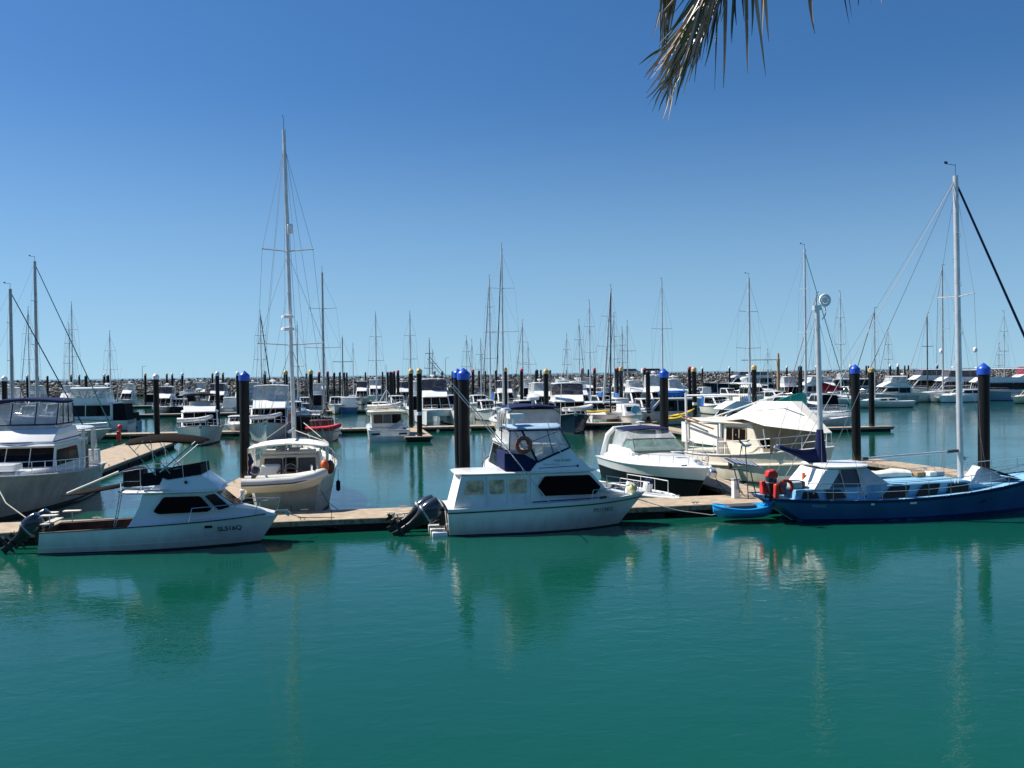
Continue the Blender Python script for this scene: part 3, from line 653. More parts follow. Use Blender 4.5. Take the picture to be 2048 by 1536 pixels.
far = dict(white=[(55, 205), (159, 230), (209, 195), (345, 225), (365, 178), (435, 121), (476, 140), (529, 150), (1405, 262), (1459.5, 258), (1574, 265), (1633, 260), (1701, 185), (1781, 240), (1875, 215)],
           yellow=[(143, 215), (291, 200), (334, 245), (425, 240), (446, 215), (572, 116), (622, 120), (1011, 132), (1242, 132), (1509, 100)],
           red=[(637.5, 172), (656, 168), (789, 172), (796, 166), (945, 165), (1043, 145), (1164, 175), (1188.5, 160), (1235, 162), (1290, 178), (1380, 145)],
           black=[(76, 225), (95, 215), (172, 160), (217, 150), (613, 205), (668, 190), (680, 205), (689, 220), (694, 262), (731, 300), (765.5, 270), (776, 200), (780, 212), (784, 224), (866, 262), (870, 275), (885, 195), (904.5, 300), (958, 215), (971, 290), (992, 195), (1073, 140), (1081.5, 262), (1100, 190), (1134, 300), (1177.5, 262), (1231, 160), (1601, 115), (1733, 280), (1736.5, 300), (1810, 300), (1817, 310), (1916, 160)])
for c, L_ in far.items():
    for i, (px, d) in enumerate(sorted(L_)):
        o_ = (ordn[i] if i < 17 else ordn[len(L_) - 1 - i]) + (' from the left' if i < 17 else ' from the right')
        l = {'black': f'bare black far pile, {o_} among the bare ones', }.get(c, f'small far black pile with {c} cap, {o_} of its cap colour')
        pile(px, d, c, l, fat=.26 if d < 150 else .25)
# ------------------------------------------------------------------ lamps and cars on the breakwater
for px, d, h, l in ((285, 365, 5.8, 'thin lamp post on the breakwater left of the white capped pile'), (891.5, 368, 7.6, 'thin lamp post on the breakwater left of the twin blue capped piles')):
    p = at(px, d); r = thing('lamp_post', l, 'lamp post', (p.x, p.y, 5.0), 0, 'lamp posts on the breakwater')
    MB().tube([(0, 0, 0), (0, 0, h - .3), (.15, 0, h), (.9, 0, h + .05)], .11, 6, .07).build('pole', 'mastgrey', r); MB().box((1.0, 0, h + .05), (.7, .3, .14)).build('lamp_head', 'mastgrey', r)
for px, d, l in ((1258, 378, 'pale van parked on top of the breakwater right of the orange capped pile'), (1305, 382, 'white van parked on top of the breakwater beside the red capped pile')):
    p = at(px, d); r = thing('parked_van', l, 'van', (p.x, p.y, 5.2), A0)
    MB().cab([(-4.5, .5), (-4.5, 2.4), (2.6, 2.4), (3.7, 1.5), (4.6, 1.3), (4.6, .5)], lambda x, z: 1.0 - .1 * max(0, z - 1.4)).build('body', 'offwhite', r, bev=.08)
    for sd in (-1, 1): MB().pane([(-3.6, 1.5), (3.2, 1.5), (2.4, 2.15), (-3.6, 2.15)], lambda x, z: 1.0 - .1 * max(0, z - 1.4), sd).build('window', 'glass', r)
    for x in (-3, 3):
        for sd in (-1, 1): MB().lathe((x, sd * .9, .4), [(.1, -.13), (.4, -.12), (.4, .12), (.1, .13)], 14, 'y').build('wheel', 'rubber', r)
# ================================================================== NEAR BOATS
# ---- white sport boat with dark flybridge screens, front left
hd1 = 8.0
B1 = thing('sport_fishing_boat', 'white flybridge sport boat lettered SLS16Q with black bimini and ladder', 'motor boat', (-16.86, 34.15, 0), hd1)
H1 = Hull(8.15, 2.55, .80, 1.12, .75, -.12, t0=.5, p=2.6, pw=2.0, wf=.9, sn=.04, flare=1.3, sp=1.3)
base_boat(B1, H1, 'white', 'antifoul', 'black', 'white', .06, well=.36, rubr=.022, wellm='brown', deckdz=.0)
H1.band(MB(), .30, .325, a=.0, b=.8, off=.012).build('spray_chine', 'white', B1)
w1 = lambda x, z: max(.3, min(1.06, H1.hb(min(1, x / 8.15)) - .14) - .10 * max(0, z - .9))
MB().cab([(2.9, .82), (3.15, 1.25), (3.32, 1.62), (3.42, 2.0), (5.93, 2.03), (6.68, 1.42), (7.5, 1.24), (8.0, 1.1), (8.0, 1.0), (6, .9)], w1).build('cabin', 'white', B1, bev=.025)
for sd in (-1, 1):
    MB().pane(rnd([(3.80, 1.40), (3.98, 1.30), (5.70, 1.33), (5.82, 1.42), (5.42, 1.90), (4.16, 1.90)], .07), w1, sd).build('window', 'glass', B1)
    MB().pane(rnd([(5.58, 1.90), (5.92, 1.97), (6.44, 1.46), (6.06, 1.36)], .05), w1, sd).build('window', 'glass', B1)
MB().xpane((6.68, 1.42), (5.95, 2.02), w1, 3, .05, .06, .012, .04).build('windscreen', 'glass', B1)
MB().pad(2.5, 6.2, 1.12, 2.12, .09, .03, 6).build('roof', 'white', B1)
wf1 = lambda x, z: 1.02 - .22 * (z - 2.1) - .02 * max(0, x - 5.2)
MB().cab([(3.62, 2.10), (4.12, 2.58), (4.3, 2.52), (5.45, 2.68), (6.08, 2.2), (6.1, 2.12)], wf1).build('flybridge', 'white', B1, bev=.03)
for sd in (-1, 1):
    MB().pane([(4.3, 2.53), (4.12, 2.6), (4.12, 2.82), (5.42, 3.02), (5.45, 2.68)], wf1, sd, .02, .01).build('flybridge_screen', 'blackcanvas', B1)
    MB().pane([(3.42, 2.3), (4.1, 2.35), (4.12, 2.8), (3.9, 2.83), (3.42, 2.75)], wf1, sd, .0, .02).build('side_dodger', 'blackcanvas', B1)
MB().xpane((5.45, 2.68), (5.42, 3.02), wf1, 1, .0, -.02, .02, 0).build('flybridge_screen', 'blackcanvas', B1)
MB().box((4.5, 0, 2.55), (.5, 1.3, .5)).build('helm_seat', 'darkgrey', B1, bev=.05)
MB().cab([(2.62, 2.22), (2.62, 2.86), (3.0, 2.93), (3.3, 2.86), (3.4, 2.25)], lambda x, z: .42).build('seat_cover', 'blackcanvas', B1, bev=.06)
rr = MB(); q1 = wf1(4, 2.3)
for sd in (-1, 1):
    rr.tube([(2.7, sd * 1.0, 2.15), (2.7, sd * 1.0, 2.85), (3.3, sd * 1.0, 2.95), (4.4, sd * .98, 2.95)], .016, 5).line((3.38, sd * 1.0, 2.12), (3.38, sd * 1.0, 2.95), .014).line((2.7, sd * 1.0, 2.5), (3.38, sd * 1.0, 2.5), .012)
rr.line((2.7, -1, 2.85), (2.7, 1, 2.85), .016); rr.build('flybridge_rail', 'steel', B1)
MB().pad(2.75, 5.55, 1.0, 3.96, .10, .16, 5, droop=.18).build('bimini_top', 'darkbimini', B1)
for sd in (-1, 1):
    fr = MB(); a = sd * .98
    fr.line((3.9, a, 2.7), (2.95, a, 3.85), .016).line((3.9, a, 2.7), (3.75, a, 3.95), .014).line((4.4, a, 2.75), (3.5, a, 3.9), .014).line((3.2, a, 3.6), (3.5, a, 3.95), .012).line((4.05, a, 2.8), (5.3, a, 3.88), .024)
    fr.build('bimini_frame', 'steel', B1)
aw = MB(); aw.loft([[(.55, -.6, 2.02), (.55, .6, 2.02)], [(1.3, -.95, 2.10), (1.3, .95, 2.10)], [(2.6, -1.0, 2.3), (2.6, 1.0, 2.3)]], cap=False, closed=False)
ob = aw.build('stern_awning', 'darkbimini', B1); md = ob.modifiers.new('s', 'SOLIDIFY'); md.thickness = .03
MB().line((.85, -.9, 2.12), (2.62, -.9, 2.85), .045, 8).build('awning_pole', 'cream', B1)
ld = MB()
for yy in (-.75, -.45): ld.tube([(2.30, yy, .45), (2.5, yy, 1.5), (2.62, yy, 2.15)], .018, 6)
for k in range(6): ld.line((2.33 + .045 * k, -.75, .6 + .27 * k), (2.33 + .045 * k, -.45, .6 + .27 * k), .015)
ld.build('ladder', 'steel', B1)
MB().box((3.95, -1.115, 2.17), (.85, .03, .08)).build('handrail', 'offwhite', B1, bev=.012)
rl = MB(); H1.rail(rl, .62, .985, .52, .016, 4, lean=.12); rl.build('bow_rail', 'steel', B1)
MB().box((8.2, 0, 1.14), (.5, .16, .07)).box((8.42, 0, 1.05), (.2, .24, .14), ry=30).build('anchor', 'steel', B1)
for k, (x, y, z, l_) in enumerate(((.15, -.6, 1.32, .55), (.5, .75, 1.28, .6), (-.35, .9, 1.22, .6))): MB().box((x, y, z), (l_, .3, .045)).line((x, y, z - .45), (x, y, z), .02).build('bait_board', 'cream', B1, bev=.01)
MB().box((.1, -.2, 1.05), (.3, 1.6, .05)).build('transom_board', 'offwhite', B1, bev=.01)
for yy in (-.55, .45): outboard(B1, (-.52, yy, .95), 48, .95); bracket(B1, (-.2, yy, .62))
for x, y, h in ((4.9, -.95, 1.6), (5.75, -.9, 1.5)): MB().line((x, y, 2.2), (x - .15, y, 2.2 + h), .012, 5, .005).build('antenna', 'white', B1)
hulltext(H1, B1, 'SLS16Q', .25, 6.42, .66, 'lettering', .003)
MB().box((5.72, -(H1.P(.7, .75, 1).y) - .012, .79), (.26, .02, .09), rz=6).build('hull_vent', 'glass', B1)
MB().ball((4.95, -1.0, 2.42), .06, 8).build('spotlight', 'black', B1)
# ---- centre white cruiser with stern enclosure
hd2 = 9.8
B2 = thing('cabin_cruiser', 'white flybridge cruiser with tilted twin outboards, white stern canopy and navy flybridge covers', 'motor boat', (-2.72, 36.95, 0), hd2)
H2 = Hull(8.05, 2.75, .90, 1.12, 1.0, .06, t0=.52, p=2.7, pw=2.1, wf=.88, sn=.03, flare=1.25, sp=1.3)
base_boat(B2, H2, 'white', 'antifoul', 'black', 'white', .05, well=None, rubr=.024, deckdz=.15)
H2.band(MB(), 1.0, 1.17, off=-.02).build('toe_rail', 'white', B2)
w2 = lambda x, z: max(.3, min(1.2, H2.hb(min(1, x / 8.05)) - .12) - .09 * max(0, z - 1))
MB().cab([(3.25, 1.0), (3.25, 2.28), (5.68, 2.28), (6.42, 1.5), (7.2, 1.36), (7.75, 1.22), (7.75, 1.1), (5, 1.0)], w2).build('cabin', 'white', B2, bev=.03)
for sd in (-1, 1):
    MB().pane(rnd([(3.52, 1.76), (3.72, 1.42), (5.84, 1.42), (6.1, 1.68), (5.62, 2.18), (3.82, 2.18)], .07), w2, sd).build('window', 'glass', B2)
    MB().pane(rnd([(6.02, 1.20), (6.34, 1.22), (6.34, 1.32), (6.02, 1.30)], .03), w2, sd).build('porthole', 'glass', B2)
    MB().tube([(3.3, sd * (w2(3.3, 1.2) + .02), 1.2), (5.0, sd * (w2(5, 1.2) + .02), 1.25), (5.95, sd * (w2(5.95, 1.25) + .02), 1.27)], .022, 5).build('blue_stripe', 'bluedark', B2)
MB().xpane((6.42, 1.5), (5.7, 2.27), w2, 3, .05, .08, .012).build('windscreen', 'glass', B2)
MB().pad(.30, 6.0, 1.18, 2.38, .09, .03, 7).build('roof', 'white', B2)
MB().cab([(.22, 1.02), (.55, 2.28), (3.24, 2.28), (3.24, 1.02)], lambda x, z: 1.19 - .09 * (z - 1)).build('stern_canopy', 'whitecanvas', B2)
wc2 = lambda x, z: 1.19 - .09 * (z - 1)
for a0, a1, b0, b1 in ((.62, 1.42, .76, 1.42), (1.62, 2.22, 1.62, 2.22), (2.40, 3.10, 2.40, 3.10)):
    for sd in (-1, 1):
        pn = MB().pane(rnd([(a0, 1.56), (a1, 1.56), (b1, 2.1), (b0, 2.1)], .07), wc2, sd, .008, .0).build('canopy_window', 'vinyl_painted_sun', B2)
sm = MB()
for x in (1.52, 2.31): sm.line((x, -wc2(x, 1.05) - .004, 1.05), (x, -wc2(x, 2.25) - .004, 2.25), .01)
sm.build('canopy_seam', 'lightgrey', B2)
wf2 = lambda x, z: 1.12 - .22 * (z - 2.3)
MB().cab([(3.25, 2.36), (3.55, 2.72), (4.85, 3.24), (5.75, 2.36)], wf2).build('flybridge', 'white', B2, bev=.025)
MB().tube([(3.55, -wf2(3.5, 2.72) - .01, 2.74), (4.87, -wf2(4.8, 3.24) - .01, 3.27), (4.95, 0, 3.3), (4.87, wf2(4.8, 3.24) + .01, 3.27), (3.55, wf2(3.5, 2.72) + .01, 2.74)], .04, 6).build('screen_trim', 'navy', B2)
we2 = lambda x, z: .98 - .04 * (z - 2.7)
MB().cab([(3.55, 2.76), (2.45, 3.2), (2.5, 3.98), (4.5, 3.98), (4.88, 3.28)], we2).build('clear_curtain', 'vinyl', B2)
MB().cab([(2.25, 2.44), (2.25, 3.12), (3.05, 3.05), (3.6, 2.72), (3.2, 2.40)], lambda x, z: 1.0).build('stern_curtain', 'navy', B2, bev=.03)
ft = MB()
for sd in (-1, 1):
    y = sd * 1.0
    ft.line((2.42, y, 2.6), (2.48, y, 4.0), .022).line((3.55, y, 2.75), (2.95, y, 3.98), .045).line((4.88, sd * .96, 3.28), (4.5, y, 3.98), .02).line((4.2, y, 3.02), (3.95, y, 3.98), .014)
ft.line((2.48, -1, 4.0), (2.48, 1, 4.0), .022); ft.line((3.1, -1.0, 3.45), (4.35, -1.0, 3.9), .012); ft.build('canopy_frame', 'navy', B2)
MB().pad(2.4, 4.62, 1.05, 4.07, .10, .12, 4).build('canopy_top', 'palebluecanvas', B2)
MB().tube([(2.4, -1.05, 3.98), (4.55, -1.05, 3.98), (4.62, 0, 4.0), (4.55, 1.05, 3.98), (2.4, 1.05, 3.98)], .03, 6).build('canopy_trim', 'navy', B2)
MB().box((3.3, 0, 2.9), (.5, 1.2, .7)).box((4.3, 0, 2.9), (.4, 1.3, .6)).build('helm_seat', 'creamcloth', B2, bev=.06)
MB().line((2.72, -.5, 4.0), (2.72, -.5, 4.45), .1, 8, .05).box((2.78, -.5, 4.52), (.62, .4, .2), rz=15).build('radar', 'white', B2, bev=.03)
for x, y in ((2.35, -.85), (2.2, .3)): MB().line((x, y, 4.0), (x, y, 4.75), .02).lathe((x, y, 4.75), [(.02, 0), (.2, .02), (.18, .1), (.02, .12)], 12).build('antenna_dome', 'white', B2)
for sd, dx in ((-1, 0), (1, .15)):
    o = MB(); o.tube([(4.0 + dx, sd * 1.27, 1.12), (2.0 + dx, sd * 1.34, 3.72), (-.62 + dx, sd * 1.45, 6.85)], .028, 6, .014); o.build('outrigger_pole', 'alu', B2)
    MB().line((3.05, sd * 1.26, 1.1), (2.9 + dx, sd * 1.3, 2.5), .016).build('outrigger_brace', 'steel', B2)
MB().line((4.05, -1.0, 4.0), (4.62, -1.12, 2.75), .016).line((4.05, -1.0, 4.0), (3.98, -1.0, 4.3), .016).build('rod_antenna', 'white', B2)
rl = MB(); H2.rail(rl, .70, .975, .55, .018, 3, lean=.1); rl.build('bow_rail', 'steel', B2)
MB().box((7.55, 0, 1.5), (.25, .3, .45), ry=12).build('anchor_winch', 'white', B2, bev=.05)
MB().box((-.30, 0, .07), (.58, 2.3, .2)).build('swim_platform', 'white', B2, bev=.03)
for yy in (-.5, .42): outboard(B2, (-.66 - .12 * (yy > 0), yy, .86), 58 + 3 * (yy > 0), 1.2); bracket(B2, (-.16, yy, .60))
MB().tube([(-.02, -.9, 1.0), (-.35, -.7, 1.25), (-.3, 0, 1.25), (-.35, .9, 1.25), (-.02, 1.05, 1.0)], .014, 5).build('stern_rail', 'steel', B2)
hulltext(H2, B2, 'PS119EQ', .24, 6.22, .76, 'letgrey')
text(B2, 'FULL FLIGHT', .12, (4.55, -wf2(4.4, 2.75) - .035, 2.78), 'letgrey', 'name_lettering'); text(B2, 'Offshore Charters', .09, (4.1, -wf2(4.1, 2.62) - .02, 2.64), 'letblue', 'name_lettering')
MB().line((3.6, -wf2(3.6, 2.5) - .01, 2.5), (5.1, -wf2(5.1, 2.55) - .01, 2.55), .012).ball((5.15, -wf2(5.1, 2.55) - .01, 2.55), .05, 8).build('handrail', 'bluedark', B2)
lb = B2.matrix_basis
def wp(mx, root, x, y, z):
    h = root.rotation_euler.z; return Vector((root.location.x + x * math.cos(h) - y * math.sin(h), root.location.y + x * math.sin(h) + y * math.cos(h), root.location.z + z))
solo(MB().torus((0, 0, 0), .27, .085, 'y'), 'lifebuoy', 'buoyred', 'faded reddish lifebuoy hanging at the back of the flybridge of the central cruiser', 'lifebuoy', wp(0, B2, 3.0, -1.1, 3.42), hd2)
solo(MB().ball((0, 0, 0), .19, 12), 'buoy_fender', 'yellowball', 'pale yellow ball fender on the bow of the central cruiser', 'fender', wp(0, B2, 7.62, -.28, 1.5), hd2)
# ---- blue ketch, right
hd3 = 10.4
B3 = thing('blue_ketch', 'long blue two masted yacht with black cabin windows and white doghouse, on the near dock', 'sailing yacht', (10.2, 38.75, 0), hd3)
H3 = Hull(14.3, 3.75, 1.02, 1.75, 1.3, 1.5, t0=.45, p=2.1, pw=1.7, wf=.82, sn=.42, sag=.30, dep=.5, flare=1.2, sp=1.5)
H3.surf(MB(), 24).build('hull', 'bluehull', B3)
H3.band(MB(), -.02, .13, absz=True, off=.008).build('waterline_stripe', 'bluedark', B3); H3.band(MB(), .87, .99, off=.012).build('sheer_stripe', 'bluedark', B3)
H3.deck(MB(), 0, 1, -.03).build('deck', 'bluedeck', B3); H3.rub(MB(), .025).build('rub_rail', 'bluedark', B3)
MB().add([H3.P(0, 1, -1), H3.P(0, 1, 1), H3.P(0, .03, 1), H3.P(0, .03, -1)], [(0, 1, 2, 3)])
w3 = lambda x, z: min(1.35, H3.hb(min(1, x / 14.3)) - .38) - .12 * (z - .9)
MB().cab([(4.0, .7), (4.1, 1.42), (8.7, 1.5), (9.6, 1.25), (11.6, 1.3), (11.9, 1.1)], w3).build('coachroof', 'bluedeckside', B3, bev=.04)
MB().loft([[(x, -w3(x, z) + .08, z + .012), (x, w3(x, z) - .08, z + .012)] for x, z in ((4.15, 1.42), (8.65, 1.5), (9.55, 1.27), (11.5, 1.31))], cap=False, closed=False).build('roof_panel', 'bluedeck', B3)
for sd in (-1, 1):
    for q in ([(4.62, .88), (5.75, .92), (6.0, 1.38), (5.12, 1.36)], [(6.2, .92), (7.15, .96), (7.38, 1.42), (6.62, 1.4)], [(7.66, .98), (8.62, 1.03), (8.68, 1.38), (7.78, 1.4)]):
        MB().pane(rnd(q, .06), w3, sd, .012).build('window', 'glass', B3)
    yy = sd * (H3.P(.645, .5, 1).y + .008); MB().loops([(x, yy * 1.0 - 0, z) for x, z in rnd([(9.0, .58), (9.42, .6), (9.42, .86), (9.0, .84)], .08)], [(x, yy - sd * .04, z) for x, z in rnd([(9.0, .58), (9.42, .6), (9.42, .86), (9.0, .84)], .08)]).build('porthole', 'glass', B3)
# aft cabin + doghouse
wa3 = lambda x, z: min(1.25, H3.hb(min(1, max(0, x) / 14.3)) - .3) - .12 * (z - 1)
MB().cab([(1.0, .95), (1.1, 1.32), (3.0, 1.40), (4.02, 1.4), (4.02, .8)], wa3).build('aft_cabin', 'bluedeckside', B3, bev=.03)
for sd in (-1, 1):
    MB().pane(rnd([(1.3, .98), (2.0, .98), (1.9, 1.26), (1.4, 1.26)], .05), wa3, sd).build('window', 'glass', B3)
    MB().pane(rnd([(2.3, .96), (3.15, .96), (2.95, 1.3), (2.3, 1.3)], .05), wa3, sd).build('window', 'glass', B3)
wd3 = lambda x, z: 1.3 - .22 * (z - 1)
MB().cab([(1.75, 1.35), (2.35, 2.12), (3.05, 2.12), (2.45, 1.35)], wd3).build('doghouse_aft_panel', 'white', B3, bev=.02)
MB().cab([(3.95, 1.02), (3.75, 2.12), (4.25, 2.12), (5.15, 1.45), (4.95, 1.42), (4.5, 1.35)], wd3).build('doghouse_front', 'lightgrey', B3, bev=.02)
MB().pad(2.2, 4.45, 1.22, 2.26, .12, .08, 4).build('doghouse_roof', 'white', B3)
MB().cab([(2.5, 1.38), (3.04, 2.1), (3.74, 2.1), (3.93, 1.38)], lambda x, z: wd3(x, z) - .06).build('side_curtain', 'vinyldark', B3)
for sd in (-1, 1):
    for q0, q1 in (((3.2, 1.0), (2.95, 2.12)), ((3.9, 1.0), (3.78, 2.12))): MB().line((q0[0], sd * 1.22, q0[1]), (q1[0], sd * 1.11, q1[1]), .035).build('doghouse_post', 'steel', B3)
rl = MB(); H3.rail(rl, .1, .95, .68, .016, 12, mid=True, ins=.06); rl.build('lifelines', 'steel', B3)
pp = MB(); bt = H3.P(1, 1, 1)
for sd in (-1, 1): pp.tube([H3.P(.93, 1, sd, -.05), H3.P(.93, 1, sd, -.05) + Vector((.1, 0, .75)), (15.2, sd * .2, 2.55), (15.3, 0, 2.55)], .02, 6).line((14.0, sd * .25, 1.7), (14.9, sd * .25, 2.5), .018)
pp.tube([(12.6, 0, 1.7), (15.3, 0, 1.95)], .07, 8); pp.build('bowsprit_pulpit', 'steel', B3)
m3 = rigging(B3, H3, 9.25, 1.45, 14.45, (-.15, 0), .135, 'alu', 1, None, None, 'navy', 38, 'main_mast', 15.15, 0, 1.05, furlr=.07)
MB().line((9.12, 0, 2.62), (4.75, 0, 2.42), .055, 8).build('boom', 'alu', B3)
MB().line((9.12, 0, 2.64), (8.6, 0, 2.6), .075, 8).box((4.75, 0, 2.42), (.25, .12, .12)).build('boom_fitting', 'darkgrey', B3)
stp = MB()
for k in range(10):
    z = 3.4 + k * 1.05; x = 9.25 - .15 * (z - 1.45) / 13; sd = 1 if k % 2 else -1; stp.tube([(x, sd * .12, z), (x, sd * .27, z + .02), (x, sd * .27, z + .14), (x, sd * .12, z + .2)], .016, 5)
stp.build('mast_step', 'steel', m3)
MB().lathe((9.42, 0, 2.3), [(.06, -.08), (.12, -.07), (.12, .07), (.06, .08)], 12).line((9.3, 0, 2.3), (9.6, 0, 2.3), .05).build('winch', 'steel', m3)
for sd in (-1, 1): MB().ball((9.15, sd * 1.13, 6.95), .09, 8, 1.3).build('deck_light', 'white', m3)
mz3 = MB().tube([(2.75, 0, 1.3), (2.7, 0, 5), (2.62, 0, 8.72)], .115, 10, .1).box((2.6, 0, 8.78), (.3, .22, .2)).build('mizzen_mast', 'alu', B3)
MB().tube([(2.85, 0, 8.3), (3.0, 0, 8.5), (3.0, 0, 8.75)], .025, 5).build('dome_bracket', 'alu', mz3)
MB().torus((2.98, 0, 9.1), .215, .06, 'y', 20, 8).line((2.98, 0, 8.7), (2.98, 0, 8.9), .03).build('radar_ring', 'white', mz3)
MB().lathe((2.98, 0, 9.1), [(.01, -.06), (.13, -.04), (.13, .04), (.01, .06)], 12, 'y').build('radar_dome', 'white', mz3)
wr3 = MB()
for sd in (-1, 1): wr3.line((2.62, 0, 8.5), H3.P(.14, 1, sd), .008, 4).line((2.62, 0, 8.5), H3.P(.26, 1, sd), .008, 4)
wr3.line((2.62, 0, 8.6), (.2, 0, 1.6), .009, 4)
for sd in (-1, 1): wr3.line((9.1, 0, 14.3), (1.6, sd * 1.45, 1.2), .014, 4)
wr3.build('mizzen_rigging', 'wire', mz3)
rg = []; a = Vector((2.68, 0, 2.3)); b = Vector((.85, 0, 2.98))
for i in range(8):
    f = i / 7; c = a + (b - a) * f; hh = .40 * (1 - f) ** 2.2 + .10; rg.append([c + Vector((0, .14 * math.cos(q), hh * .35 + hh * math.sin(q))) for q in [2 * math.pi * k / 10 for k in range(10)]])
MB().loft(rg).build('mizzen_sail_cover', 'navy', B3); MB().line((2.7, 0, 2.25), (.65, 0, 3.03), .05, 8).build('mizzen_boom', 'alu', B3)
sc_ = MB(); sc_.loft([[Vector((2.7, 0, z)) + Vector((r_ * math.cos(q), r_ * math.sin(q), 0)) for q in [2 * math.pi * k / 10 for k in range(10)]] for z, r_ in ((1.6, .12), (2.0, .28), (2.6, .26), (3.4, .17), (3.7, .14))]); sc_.build('mast_cover', 'navy', B3)
# dinghy hung at the mizzen cover etc.
MB().tube([(-.5, -.75, 1.05), (-.75, -.75, 2.1), (-.8, .75, 2.1), (-.55, .75, 1.05)], .025, 6).tube([(.3, -1.0, 1.05), (.05, -1.0, 2.1)], .025, 6).build('stern_arch', 'darkgrey', B3)
MB().box((-.75, 0, 2.38), (1.3, 1.1, .03), ry=9, rx=7).build('solar_panel_frame', 'alu', B3); MB().box((-.752, 0, 2.422), (1.22, 1.02, .02), ry=9, rx=7).build('solar_panel', 'solar', B3)
gl = MB()
for k in range(1, 6): gl.box((-.76 + (k - 3) * .2, 0, 2.438 - (k - 3) * .0315), (.012, 1.0, .01), ry=9, rx=7)
gl.build('solar_grid', 'lightgrey', B3)
wt = MB().line((-1.0, -1.05, 1.05), (-1.1, -1.05, 3.15), .022, 6).build('turbine_pole', 'darkgrey', B3)
tb = MB().lathe((0, 0, 0), [(.02, -.18), (.09, -.1), (.11, .05), (.09, .2), (.03, .3)], 12, 'x').build('wind_turbine', 'lightgrey', B3, loc=(-1.12, -1.05, 3.25)); tb.rotation_euler = (0, 0, rad(-60))
bl_ = MB()
for k in range(3):
    a_ = 2 * math.pi * k / 3 + .25; e = Vector((0, math.cos(a_), math.sin(a_))); g = Vector((0, -math.sin(a_), math.cos(a_)))
    q = [Vector((-.16, 0, 0)) + e * .06 + g * .04, Vector((-.16, 0, 0)) + e * .55 + g * .02, Vector((-.16, 0, 0)) + e * .56 - g * .02, Vector((-.14, 0, 0)) + e * .06 - g * .05]
    bl_.loops(q, [p_ + Vector((.012, 0, 0)) for p_ in q])
bl_.build('turbine_blade', 'black', tb)
outboard(B3, (.05, -.95, 1.75), 4, .62)
MB().cab([(-.15, 1.9), (-.1, 2.15), (.2, 2.2), (.35, 2.0), (.3, 1.85)], lambda x, z: .17).build('motor_cover', 'red', B3, loc=(-.05, -.95, 0), bev=.05)
for k, (x, y, z, w_, d_, h_, mt_) in enumerate(((.65, -.3, 1.35, .5, .6, .5, 'darkgrey'), (1.0, -1.05, 1.55, .55, .3, .28, 'lightgrey'), (.35, .3, 1.3, .35, .35, .55, 'red'), (1.35, -.4, 1.5, .6, .7, .3, 'black'), (.1, -1.25, 1.35, .18, .22, .6, 'red'))):
    MB().box((x, y, z), (w_, d_, h_)).build(['tool_box', 'barbecue', 'fuel_can', 'gear_bag', 'horseshoe_buoy'][k], mt_, B3, bev=.06)
for x, y, z in ((.55, -1.22, 1.5),): solo(MB().torus((0, 0, 0), .26, .07, 'y', arc=.8), 'lifebuoy', 'red', 'red horseshoe lifebuoy on the stern rail of the blue yacht', 'lifebuoy', wp(0, B3, x, y, z), hd3)
MB().box((2.0, .1, 1.6), (.12, .12, .6)).build('rolled_flag', 'orange', B3, bev=.03)
rg = []
for i in range(7):
    f = i / 6; rg.append([Vector((5.0 + 2.3 * f, .85, 1.62)) + Vector((0, .28 * math.cos(q) * (1 + .2 * math.sin(7 * f)), .2 * math.sin(q) * (1 + .25 * math.cos(9 * f)))) for q in [2 * math.pi * k / 9 for k in range(9)]])
MB().loft(rg).build('folded_sail', 'creamcloth', B3)
for x, m_ in ((7.6, 'teak'), (8.2, 'creamcloth'), (8.5, 'grey')): MB().box((x, .5, 1.62), (.42, .4, .2)).build('deck_box', m_, B3, bev=.03)
MB().cab([(9.7, 1.3), (10.05, 1.95), (10.3, 1.85), (10.9, 1.5), (11.2, 1.3)], lambda x, z: .55 - .35 * (z - 1.3)).build('hatch_canopy', 'lightgrey', B3)
MB().loft([[(9.95, -.5, 2.0), (9.95, .4, 2.1)], [(10.8, -.8, 1.68), (10.8, .5, 1.82)], [(11.6, -.75, 1.42), (11.6, .5, 1.45)]], cap=False, closed=False).build('deck_cover', 'navy', B3)
for a_, b_ in ((8.0, 8.08), (8.15, 8.22)): MB().line((a_, -1.25, .95), (b_, -1.3, 1.62), .02).build('deck_pole', 'white', B3)
hulltext(H3, B3, 'MS433Q', .16, 1.9, .70, 'letblue')
for x in (4.05, 5.8): MB().box((x, -(H3.P(x / 14.3, .82, 1).y) - .014, .74), (.16 if x < 5 else .3, .02, .08)).build('hull_fitting', 'white', B3, bev=.01)
# ---- bright blue dinghy
kp = W(1490, 1045); KY = thing('plastic_dinghy', 'bright blue moulded plastic dinghy tied at the stern of the blue yacht', 'dinghy', (kp.x, kp.y + .3, .18), A0 - 6)
rings = []
for i in range(13):
    f = i / 12; x = -1.25 + 2.5 * f; e = min(1, (1 - abs(2 * f - 1) ** 3.2)) ** .6; wd_ = .12 + .52 * e * (1.0 if f < .6 else 1 - .7 * (f - .6)); zt_ = .38 + .16 * abs(2 * f - 1) ** 2; kb = .26 * (1 - e)
    rings.append([(x, -wd_, zt_), (x, -wd_ * .98, zt_ - .14), (x, -wd_ * .75, .14 + kb), (x, -wd_ * .3, .02 + kb), (x, 0, -.06 + kb), (x, wd_ * .3, .02 + kb), (x, wd_ * .75, .14 + kb), (x, wd_ * .98, zt_ - .14), (x, wd_, zt_)])
MB().loft(rings, cap=True, closed=True).build('hull', 'brightblue', KY)
MB().pad(-.75, .55, .33, .50, .10, .0, 3).build('seat_well', 'darkgrey', KY); MB().tube([r_[0] for r_ in rings] + [r_[-1] for r_ in rings[::-1]] + [rings[0][0]], .045, 6).build('gunwale', 'brightblue', KY)
